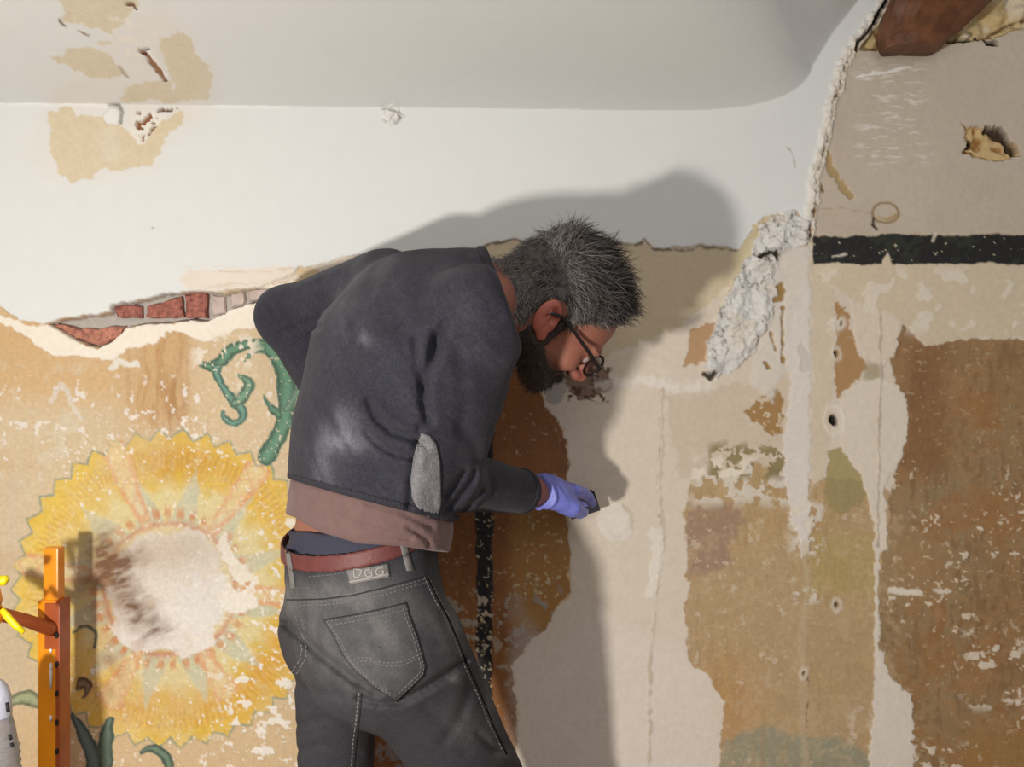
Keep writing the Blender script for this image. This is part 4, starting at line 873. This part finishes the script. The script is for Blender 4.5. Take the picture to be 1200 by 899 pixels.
def seam(name, B, paths, parent, mat=MSm, rad=.0010, lift=.0, dash=(2, 1), step=1.6):
    V_, Q_ = [], []
    for p_ in paths: tube_on(name, B, p_, rad, parent, mat, lift, dash, step, join=(V_, Q_))
    if V_: return tag(link(name, mesh_np(name, V_, Q_), parent, mat), kind='stuff')
ins = lambda pts, k: [(445+(u-445)*k, 765+(v-765)*k) for u, v in pts]
seam('pocket_stitching', pkB, [ins(PK+[PK[0]], .965), ins([PK[i] for i in range(3, len(PK))]+[PK[0]], .90), [(381, 734), (410, 729), (445, 722), (478, 714)]], pk)
seam('pocket_arc_stitching', pkB, [[(409, 776), (420, 771), (432, 771), (450, 777), (470, 776), (484, 771), (495, 765)], [(411, 780), (422, 775), (434, 775), (452, 781), (472, 780), (494, 770)]], pk)
tube_on('pocket_edge', jB, PK+[PK[0]], .0018, pk, MTd, .0002)
seam('yoke_seam', jB, [[(346, 706), (380, 705), (412, 701), (450, 692), (480, 684), (497, 679)], [(346, 710), (380, 709), (412, 705), (450, 697), (480, 688), (498, 683)]], je_, rad=.0013)
tube_on('yoke_fold', jB, [(325, 703), (352, 703), (380, 702), (412, 698), (450, 689), (497, 676)], .0012, je_, MTd)
seam('side_seam', jB, [[(497, 676), (508, 700), (520, 722), (534, 752), (545, 782), (560, 815), (574, 850), (592, 885)], [(502, 675), (513, 698), (526, 722)]], je_, MSmL, rad=.0012)
tube_on('side_seam_ridge', jB, [(501, 676), (512, 700), (524, 722), (537, 752), (549, 782), (564, 815), (578, 850), (594, 884)], .0018, je_, MJe)
seam('center_seam', jB, [[(343, 712), (352, 740), (356, 755)], [(349, 712), (357, 740), (360, 752)]], je_); seam('left_pocket_stitching', jB, [[(354, 742), (359, 758), (358, 772), (350, 786), (343, 795)], [(350, 746), (354, 760), (352, 772), (342, 788)]], je_, MSmL)
seam('inseam', jB, [[(421, 812), (418, 840), (414, 870), (412, 899)]], je_, MSmL, rad=.0014)
tube_on('inseam_ridge', jB, [(424, 812), (421, 840), (417, 870), (414, 905)], .002, je_, MTd)
seam('waistband_seam', jB, [[(324, 690), (345, 689), (365, 689)], [(362, 676), (385, 674), (404, 671)]], je_, rad=.0008)
# leather label with worn embossed letters
MLb = material('worn_label', (116, 112, 108), .7, noise=(80, .2), bump=(150, .002)); 
lbq = [(406, 668), (430, 665), (455, 660), (457, 676), (432, 681), (411, 685)]; lb = overlay('waist_label', jB, lbq, .0028, je_, MLb); 
if lb:
    lb['label'] = 'small worn leather-look label with embossed letters'
    lbB = BVHTree.FromPolygons([tuple(v.co) for v in lb.data.vertices], [tuple(p.vertices) for p in lb.data.polygons]); V_, Q_ = [], []
    for s_ in ([(415, 667), (415, 675), (418, 677), (422, 674), (424, 668), (419, 667), (415, 667)], [(434, 667), (429, 668), (428, 673), (431, 676), (436, 675), (436, 671), (432, 671)], [(449, 665), (443, 666), (440, 670), (443, 674), (449, 673), (450, 669), (446, 669)], [(410, 682), (432, 678), (455, 673)]):
        tube_on('x', lbB, s_, .0012, lb, MTd, .0006, None, 1.2, join=(V_, Q_))
    link('label_lettering', mesh_np('label_lettering', V_, Q_), lb, material('label_relief', (158, 152, 146), .7))
# belt, underwear
def ringband(z0, z1, g, tilt, base, fn=None):
    nn = nrm(np.array([tilt*Fd[0], tilt*Fd[1], 1]))
    def f(p):
        h_ = (p-base)@nn; d = np.abs(jeans_like(p)-g)-.0022
        if fn is not None: d = d+fn(p)
        return smax(smax(d, h_-z1, .0012), z0-h_, .0012)
    return f
def jeans_like(p): return cap(p, SP[0]+np.array([-.004, 0, -.015]), SP[1]+UPW, .116, .110, Lp, 1.38)
MBe = material('brown_red_leather', (104, 54, 50), .55, noise=(50, .14), bump=(200, .0008), spec=.45)
bel, beV, beQ = build('belt', ringband(-.000, .0235, .0050, -.27, w0), grid((-.44, -.60, .93), (-.02, -.14, 1.06), .0028), person, MBe); bel['label'] = 'dull red-brown leather belt'
MBx = material('navy_cotton', (54, 54, 68), .9, bump=(260, .0012))
def boxf(p):
    u, v = proj(p); z = p[:, 2]; d = torso(p, -.010, 0, 3); top = np.interp(u, [300, 328, 345, 375, 420, 600], [625, 622, 622, 625, 628, 632]); zt_ = CZ+(CY-top)*(p[:, 1]+DW)/F
    d = d+.004*np.sin(u*.28+v*.3)*sst(380, 340, u)*.6-.006*np.exp(-((u-326)/14)**2-((v-645)/9)**2)
    return smax(smax(d, z-zt_, .003), -.004-(p-w0)@wN, .002)
bx, _, _ = build('underwear', boxf, grid((-.44, -.60, .97), (-.02, -.12, 1.10), .003), person, MBx); bx['label'] = 'dark navy underwear waistband above the belt'
def loop(pts, wd, name='belt_loop'):
    """belt loop: a strap over the belt, rooted on the jeans"""
    V_, Q_ = [], []; n = 16
    bB = bvh(beV, beQ)
    for i in range(n+1):
        t_ = i/n*(len(pts)-1); k = min(int(t_), len(pts)-2); f = t_-k; u = pts[k][0]+(pts[k+1][0]-pts[k][0])*f; v = pts[k][1]+(pts[k+1][1]-pts[k][1])*f
        cs = []
        for s_ in (-1, -.5, .5, 1):
            hb_ = hit(bB, u+s_*wd, v); hj = hit(jB, u+s_*wd, v); h = hb_ if hb_[0] is not None and (hj[0] is None or hb_[3] < hj[3]) else hj
            if h[0] is None: h = hit(bB, u, v); 
            if h[0] is None: h = hit(jB, u, v)
            if h[0] is None: return
            cs.append(h[0]+h[1]*(.0028 if abs(s_) < 1 else .0016))
        V_ += [tuple(c) for c in cs]+[tuple(cs[3]-Vector((0, -.004, 0))), tuple(cs[0]-Vector((0, -.004, 0)))]
    for i in range(n):
        for k in range(6): Q_.append((i*6+k, i*6+(k+1) % 6, i*6+6+(k+1) % 6, i*6+6+k))
    return link(name, mesh_np(name, V_, Q_), je_, MLb)
loop([(338, 646), (340, 660), (343, 678), (344, 689)], 2.8); loop([(472, 636), (475, 650), (480, 669)], 4.2)
# boots
MSh = material('brown_work_shoe', (96, 74, 56), .7, noise=(30, .2), bump=(90, .001))
for a in (RAn, LAn):
    ft = lambda p, a=a: smax(smin(foot(p, a)-.006, cap(p, a, a+np.array([0, 0, .03]), .048, .05), .01), .006-p[:, 2], .004)
    s_, _, _ = build('shoe', ft, grid((a[0]-.12, a[1]-.12, -.0), (a[0]+.27, a[1]+.22, .16), .005), person, MSh)
# glove
MGl = material('violet_blue_nitrile', (118, 124, 205), .42, noise=(40, .05), bump=(130, .0022), spec=.5, sss=.05)
def glovef(p):
    d = hand(p, .0012); x = (p-HW)@Hx; y = (p-HW)@Hy
    d = d-.004*np.exp(-((x-.004)/.006)**2)-.0035*np.exp(-((x-.048)/.035)**2); d += .0012*np.sin(x*420+3*np.sin(y*130))*sst(.05, .0, x)+.0008*n3d(p, .012, 52)
    return smax(d, -(x-.006-.005*np.sin(y*70)), .002)
gl, _, _ = build('glove', glovef, grid((-.0, -.26, .98), (.22, -.002, 1.16), .0018), person, MGl); gl['label'] = 'violet-blue disposable glove on the right hand'
# ------------------------------------------------------------------ hair, beard, glasses
def tuft_mesh(name, roots, normals, dirs, lens, cols_, w0_=.0006, bend=.5, parent=None, mat=None, extra=None):
    V_, Q_, C_ = ([], [], []) if extra is None else extra
    b = len(V_)
    V_, C_ = list(V_), list(C_)
    for r_, n_, d_, l_, c_ in zip(roots, normals, dirs, lens, cols_):
        s_ = np.cross(d_, n_); s_ /= np.linalg.norm(s_)+1e-9; i0 = len(V_)
        for k, (t_, wd) in enumerate(((0, 1.0), (.35, .95), (.7, .7), (1.0, .12))):
            p = r_+n_*(l_*t_*(1-bend*t_))*.55+d_*l_*t_*(.55+.45*t_)
            for a in (0, 2.094, 4.188): V_.append(p+(s_*math.cos(a)+n_*math.sin(a))*w0_*wd); C_.append(c_)
        for k in range(3):
            for j in range(3): Q_.append((i0+k*3+j, i0+k*3+(j+1) % 3, i0+k*3+3+(j+1) % 3, i0+k*3+3+j))
    return V_, Q_, C_
def hair_zone(q):      # >0 inside; local head coordinates
    f, s, u = q[:, 0], np.abs(q[:, 1]), q[:, 2]
    line_f = np.interp(u, [-.08, -.05, -.03, .0, .02, .045, .062, .08, .1, .13], [-.045, -.040, -.026, -.014, .014, .040, .062, .072, .074, .075])
    side = .0; z = line_f-f; z = np.minimum(z, u+.052); ear = np.hypot((f+.012)/.024, (u-.0)/.036)-1; return np.where(s > .06, np.minimum(z, ear*.03), z)
def hcap(p):
    q = (p-HO_)@HR.T; d = head(p, False)-.005-.0035*n3d(p, .012, 61)-.002*n3d(p, .005, 62)-.007*sst(.05, .12, q[:, 2]); return smax(d, -hair_zone(q)+.002+.004*n3d(p, .006, 63), .003)
def hair_cols(V_):
    q = (V_-HO_)@HR.T; n_ = np.clip(n3d(V_*np.array([1, 1, 1]), .007, 64)+.4, 0, 1); grey = np.clip(.85-7*(q[:, 2]-.03)-2*(q[:, 0]), .15, .95)*n_
    return lin((58, 50, 46))*(1-grey[:, None])+lin((112, 107, 104))*grey[:, None]
MHa = material('grey_hair', attr=True, rough=.6, noise=(400, .25), bump=(500, .002), spec=.35)
hr, hV, hQ = build('hair', hcap, grid((-.10, -.52, 1.26), (.24, -.20, 1.58), .0030), person, MHa, hair_cols)
hr['label'] = 'short tousled dark hair greying at the back and sides'
def strands(V_, q, n, zone, len_, dirf, colf, seed, w=.0006):
    rg = np.random.default_rng(seed); fn = np.cross(V_[q[:, 2]]-V_[q[:, 0]], V_[q[:, 3]]-V_[q[:, 1]]); ar = np.linalg.norm(fn, axis=1); c = V_[q].mean(1)
    lc = (c-HO_)@HR.T; ok = zone(lc); ar = ar*ok; ids = rg.choice(len(q), n, p=ar/ar.sum()); nn = fn[ids]/np.linalg.norm(fn[ids], axis=1)[:, None]
    if ((nn*(c[ids]-HO_)).sum(1)).mean() < 0: nn = -nn
    root = c[ids]+rg.normal(0, .001, (n, 3))-nn*.001; lq = lc[ids]; dr = dirf(lq, nn, rg); dr /= np.linalg.norm(dr, axis=1)[:, None]+1e-9
    return root, nn, dr, len_(lq, rg), colf(lq, rg)
def hdir(lq, nn, rg):
    n = len(lq); base = np.tile(-HU*1.0+HF*.2, (n, 1))*(1-sst(.03, .09, lq[:, 2]))[:, None]+np.outer(sst(.03, .09, lq[:, 2]), HF*.55+HU*.35)
    swirl = np.stack([np.sin(lq[:, 0]*70+lq[:, 2]*40), np.cos(lq[:, 1]*60), np.sin(lq[:, 2]*80+lq[:, 1]*50)], -1)@HR
    d = base+.55*swirl+rg.normal(0, .35, (n, 3)); return d-nn*(d*nn).sum(1)[:, None]*.9+nn*.22
def hlen(lq, rg): return (.012+.016*sst(.04, .11, lq[:, 2]))*rg.uniform(.6, 1.35, len(lq))
def hcol(lq, rg):
    g = np.clip(.72-7*(lq[:, 2]-.03)-2.5*lq[:, 0]+rg.normal(0, .25, len(lq)), 0, 1)[:, None]; return (lin((46, 40, 36))*(1-g)+lin((150, 144, 140))*g)*rg.uniform(.7, 1.15, (len(lq), 1))
out = tuft_mesh('hair', *strands(hV, hQ, 9000, lambda l: np.ones(len(l), bool), hlen, hdir, hcol, 5), w0_=.00055)
link('hair_strands', mesh_np('hair_strands', np.array(out[0]), out[1], True, np.array(out[2])), hr, MHa)['kind'] = 'stuff'
def beard_zone(q):
    f, s, u = q[:, 0], np.abs(q[:, 1]), q[:, 2]
    z = np.minimum(np.interp(f, [-.03, .0, .03, .06, .085, .12], [-.028, -.018, -.040, -.052, -.046, -.046])-u, f+.022); z = np.where((f > .07) & (s < .022) & (u > -.075), -.01, z)
    mo = np.minimum(.007-np.abs(u+.050), f-.08); mo = np.where(s < .03, mo, -1); sb = np.minimum(.010-np.abs(f-.010), np.minimum(.03-u, u+.04)); sb = np.where(s > .05, sb, -1)
    return np.maximum(np.maximum(z, mo), sb)
def bcap(p):
    q = (p-HO_)@HR.T; d = head(p, False)-.003-.002*n3d(p, .006, 71); return smax(smax(d, -beard_zone(q)+.002*n3d(p, .005, 72), .004), -(q[:, 2]+.125), .004)
bcol = lambda V_: lin((62, 52, 46))*(1+.3*n3d(V_, .006, 73))[:, None]
be, bV, bQ = build('beard', bcap, grid((-.08, -.52, 1.22), (.2, -.22, 1.5), .0026), person, MHa, bcol); be['label'] = 'short dark beard'
bd_ = lambda lq, nn, rg: (np.tile(HF*.4-HU, (len(lq), 1))+rg.normal(0, .4, (len(lq), 3)))
def bc(lq, rg): g = np.clip(rg.normal(.12, .15, len(lq))+.5*sst(.0, .03, lq[:, 0])*sst(-.05, -.02, lq[:, 2]), 0, 1)[:, None]; return lin((60, 50, 44))*(1-g)+lin((120, 110, 104))*g
out = tuft_mesh('beard', *strands(bV, bQ, 3500, lambda l: np.ones(len(l), bool), lambda l, rg: .009*rg.uniform(.6, 1.3, len(l)), bd_, bc, 6), w0_=.0005)
link('beard_strands', mesh_np('beard_strands', np.array(out[0]), out[1], True, np.array(out[2])), be, MHa)['kind'] = 'stuff'
def tube(pts, r_, n=8, closed=False, flat=1.0, up=(0, 0, 1)):
    V_, Q_ = [], []; m = len(pts); pts = [np.asarray(p, float) for p in pts]; rs = r_ if isinstance(r_, (list, tuple)) else [r_]*m
    for i, p in enumerate(pts):
        t_ = nrm(pts[(i+1) % m if closed else min(i+1, m-1)]-pts[i-1 if closed else max(i-1, 0)]); s_ = np.cross(t_, up); s_ = nrm(s_) if np.linalg.norm(s_) > 1e-4 else nrm(np.cross(t_, (1, 0, 0.01))); w_ = np.cross(s_, t_)
        for k in range(n): a = 2*math.pi*k/n; V_.append(p+s_*math.cos(a)*rs[i]*flat+w_*math.sin(a)*rs[i])
    for i in range(m if closed else m-1):
        for k in range(n): Q_.append((i*n+k, i*n+(k+1) % n, ((i+1) % m)*n+(k+1) % n, ((i+1) % m)*n+k))
    if not closed:
        for base, c in ((0, pts[0]), ((m-1)*n, pts[-1])):
            ci = len(V_); V_.append(c)
            for k in range(0, n, 1): Q_.append((base+k, base+(k+1) % n, ci, ci))
    return V_, Q_
def tmesh(name, tubes, parent, mat):
    bm = bmesh.new()
    for V_, Q_ in tubes:
        vs_ = [bm.verts.new(tuple(v)) for v in V_]
        for q in Q_:
            u_ = list(dict.fromkeys(q))
            try: bm.faces.new([vs_[i] for i in u_])
            except ValueError: pass
    bmesh.ops.recalc_face_normals(bm, faces=bm.faces[:])
    for f in bm.faces: f.smooth = True
    me = bpy.data.meshes.new(name); bm.to_mesh(me); bm.free(); return link(name, me, parent, mat)
MGf = material('dark_acetate', (30, 24, 24), .35, spec=.5); MGs = material('lens_glass', (245, 248, 250), .03, trans=1.0)
gls = bpy.data.objects.new('glasses', None); sc.collection.objects.link(gls); gls.parent = person
tmesh('temple_arm', [tube([H2W(-.026, .086, -.006), H2W(-.020, .090, .012), H2W(-.005, .088, .020), H2W(.03, .082, .019), H2W(.07, .078, .016), H2W(.106, .072, .012)], [.0022, .0028, .0028, .003, .0033, .0036], up=HS)], gls, MGf)
tmesh('temple_arm', [tube([H2W(-.026, -.086, -.006), H2W(-.020, -.088, .012), H2W(-.005, -.086, .020), H2W(.03, -.082, .019), H2W(.07, -.078, .016), H2W(.106, -.072, .012)], [.0022, .0028, .0028, .003, .0033, .0036], up=HS)], gls, MGf)
rims = []
for s_ in (1, -1):
    rim = [H2W(.109-.010*(math.cos(a)*s_+1)*.3*0, s_*(.036)+.030*math.cos(a), .002+.019*math.sin(a)*(1-.1*math.cos(a)*s_)) for a in np.linspace(0, 2*math.pi, 28, endpoint=False)]
    rims.append(tube(rim, .0026, closed=True, up=HF))
    lens = [p for p in rim]; c = sum(lens)/len(lens)
    me = bpy.data.meshes.new('lens'); n = len(lens); vs_ = [tuple(p-HF*.0008) for p in lens]+[tuple(p+HF*.0008) for p in lens]+[tuple(c-HF*.0008), tuple(c+HF*.0012)]
    me.from_pydata(vs_, [], [(i, (i+1) % n, 2*n) for i in range(n)]+[(n+(i+1) % n, n+i, 2*n+1) for i in range(n)]+[(i, n+i, n+(i+1) % n, (i+1) % n) for i in range(n)]); link('lens', me, gls, MGs)
rims.append(tube([H2W(.109, .010, .006), H2W(.112, 0, .009), H2W(.109, -.010, .006)], .0022, up=HF)); tmesh('frame_front', rims, gls, MGf)
# ------------------------------------------------------------------ block in the gloved hand
MSp = material('dark_sponge', (98, 76, 68), .95, noise=(120, .3), bump=(200, .002)); MSp2 = material('block_edge', (44, 40, 46), .8, bump=(200, .001))
bl = bpy.data.objects.new('sanding_block', None); sc.collection.objects.link(bl); bo = P(684, 590, 1.722); bo = np.array([bo[0], -.034, bo[2]]); bl.location = bo
tag(bl, 'small dark sanding block pressed on the wall under the gloved fingers', 'sanding block')
def rbox(name, lo, hi, R_, c, bev, parent, mat, loc):
    me = box_mesh(name, lo, hi, bev)
    for v in me.vertices: v.co = Vector(c+R_@np.array(v.co))-Vector(loc)
    o = bpy.data.objects.new(name, me); sc.collection.objects.link(o); o.parent = parent; me.materials.append(mat); return o
ry = math.radians(-18); Rb = np.array([[math.cos(ry), 0, math.sin(ry)], [0, 1, 0], [-math.sin(ry), 0, math.cos(ry)]])
rbox('foam_body', (-.032, -.006, -.022), (.026, .030, .016), Rb, bo, .004, bl, MSp, bo); rbox('grip_strip', (-.0325, -.011, -.023), (.027, -.005, .017), Rb, bo, .002, bl, MSp2, bo)
# ------------------------------------------------------------------ orange adjustable post
MO = material('orange_enamel', (242, 148, 4), .28, noise=(20, .06), bump=(60, .0004), spec=.5, coat=.3); MOr = material('rust_orange_steel', (164, 74, 14), .38, noise=(26, .2), bump=(60, .0005))
MY = material('yellow_plastic', (250, 225, 10), .35, spec=.5); MDk = material('dark_hole', (26, 16, 10), .8); MBr = material('brown_tube', (150, 74, 36), .32, noise=(30, .2), metal=.2)
D0 = 1.625; pr = bpy.data.objects.new('adjustable_post', None); sc.collection.objects.link(pr)
xL, xR = P(44, 700, D0)[0], P(70, 700, D0)[0]; zT = P(57, 704, D0)[2]; zTT = P(57, 643, D0)[2]; y0_ = D0-DW; pr.location = ((xL+xR)/2, y0_, 0)
tag(pr, 'orange steel telescopic post with a row of holes at left edge', 'post')
def pbox(name, lo, hi, bev, mat, parent=pr): 
    me = box_mesh(name, lo, hi, bev)
    for v in me.vertices: v.co -= Vector(pr.location)
    o = bpy.data.objects.new(name, me); sc.collection.objects.link(o); o.parent = parent; me.materials.append(mat); return o
wdt = xR-xL
pbox('outer_post', (xL, y0_, .0), (xL+wdt*.86, y0_+.034, zT), .003, MO)
fln = pbox('side_flange', (xL+wdt*.86, y0_-.004, .0), (xR+wdt*.04, y0_+.036, zT), .0015, MOr)
pbox('front_web', (xL+wdt*.36, y0_-.0035, zT-.088), (xL+wdt*.86, y0_+.001, zT-.004), .001, MOr)
pbox('inner_post', (xL+wdt*.18, y0_+.005, .30), (xL+wdt*.86, y0_+.030, zTT), .003, MO); 
hole = tube([(0, -.006, 0), (0, .001, 0)], .0042, 12)
for i in range(9):
    z = zT-.062-.053*i; zc = (xR-wdt*.05, y0_-.0052, z)
    o = tmesh('peg_hole', [([np.array(zc)-np.array(pr.location)+np.array(v)*np.array([.7, .5, 1.3]) for v in hole[0]], hole[1])], fln, MDk)
MWr = material('wrapper_drip', (240, 232, 220), .35)
for z_, h_ in ((.060, .010), (.092, .016), (.108, .045), (.185, .01)): 
    c_ = np.array([xL+wdt*.62, y0_-.001, zT-.03-z_]); o = tmesh('paint_drip', [tube([c_-np.array(pr.location)+np.array([0, 0, h_/2]), c_-np.array(pr.location), c_-np.array(pr.location)-np.array([0, 0, h_/2])], [.0016, .0030, .0016], 8, flat=1.2)], pr, MWr)
lc_ = np.array(pr.location)
tmesh('cross_tube', [tube([P(-40, 707, 1.54)-lc_, P(0, 720, 1.57)-lc_, P(30, 727, 1.585)-lc_, P(58, 737, 1.615)-lc_, P(63, 739, 1.625)-lc_], [.0125, .0125, .0115, .0125, .011], 16)], pr, MBr)
lv = bpy.data.objects.new('yellow_clamp_lever', None); sc.collection.objects.link(lv); lv.location = P(6, 708, 1.49); lo_ = np.array(lv.location)
tag(lv, 'bright yellow clamp lever cut off by the left edge beside the orange post', 'clamp')
def bent(name, pts, r_, mat, D_): tmesh(name, [tube([P(u, v, D_)-lo_ for u, v in pts], r_, 12, flat=.8)], lv, mat)
bent('lever_tip', [(-14, 683), (-2, 681), (7, 680), (9, 681)], [.007, .0085, .0085, .006], MY, 1.49)
bent('lever_handle', [(2, 714), (8, 722), (18, 733), (28, 741)], [.0045, .0062, .0060, .0042], MY, 1.475)
bent('lever_arm', [(-12, 676), (-6, 692), (-3, 706), (4, 716), (-4, 730)], [.008, .009, .009, .009, .006], MO, 1.495)
# clear bottle at the bottom left
MPv = material('clear_plastic', (196, 198, 206), .18, trans=.7, bump=(50, .004)); MCp = material('milky_plastic', (214, 216, 228), .35, trans=.2, bump=(70, .003)); MIk = material('black_print', (28, 26, 30), .6)
bt_ = bpy.data.objects.new('plastic_bottle', None); sc.collection.objects.link(bt_); bc_ = P(-3, 880, 1.46); bt_.location = (bc_[0], bc_[1], .0); tag(bt_, 'crumpled clear plastic bottle in the bottom left corner', 'bottle')
def lathe(name, prof, parent, mat, c, n=28):
    V_, Q_ = [], []; 
    for i, (r_, z) in enumerate(prof):
        for k in range(n): a = 2*math.pi*k/n; rr_ = r_*(1+.03*math.sin(3*a+i)); V_.append((c[0]+rr_*math.cos(a), c[1]+rr_*math.sin(a), z))
    for i in range(len(prof)-1):
        for k in range(n): Q_.append((i*n+k, i*n+(k+1) % n, (i+1)*n+(k+1) % n, (i+1)*n+k))
    return tmesh(name, [(V_, Q_)], parent, mat)
zz = lambda v: P(0, v, 1.46)[2]
lathe('bottle_body', [(.001, zz(1010)), (.036, zz(1010)), (.037, zz(980)), (.036, zz(930)), (.0345, zz(899)), (.031, zz(876)), (.0245, zz(850)), (.020, zz(838))], bt_, MPv, (0, 0))
lathe('bottle_cap', [(.020, zz(842)), (.0215, zz(836)), (.021, zz(818)), (.017, zz(806)), (.009, zz(798)), (.001, zz(795))], bt_, MCp, (0, 0))
for k in range(7): lathe('bottle_ring', [(.0352-.0006*k, zz(930-9*k)-.001), (.0368-.0006*k, zz(930-9*k)), (.0352-.0006*k, zz(930-9*k)+.001)], bt_, MPv, (0, 0), 24)
for (u, v, h_) in ((9, 829, .015), (12, 864, .008), (14, 873, .006)): 
    c_ = P(u, v, 1.428)-np.array([bc_[0], bc_[1], 0]); tmesh('black_mark', [tube([c_+np.array([-.001, 0, h_/2]), c_, c_+np.array([.001, 0, -h_/2])], .0028, 8)], bt_, MIk)
# stool that carries the bottle
st = bpy.data.objects.new('work_stand', None); sc.collection.objects.link(st); tz = zz(1010); st.location = (bc_[0], bc_[1], 0); tag(st, 'plain wooden stand below the bottle, out of frame', 'stand')
def sb(name, lo, hi): o = link(name, box_mesh(name, lo, hi, .003), None, MFl); o.parent = st; return o
sb('top', (-.12, -.1, tz-.02), (.07, .1, tz))
for sx_ in (-.105, .055):
    for sy_ in (-.085, .085): sb('leg', (sx_-.012, sy_-.012, 0), (sx_+.012, sy_+.012, tz-.02))
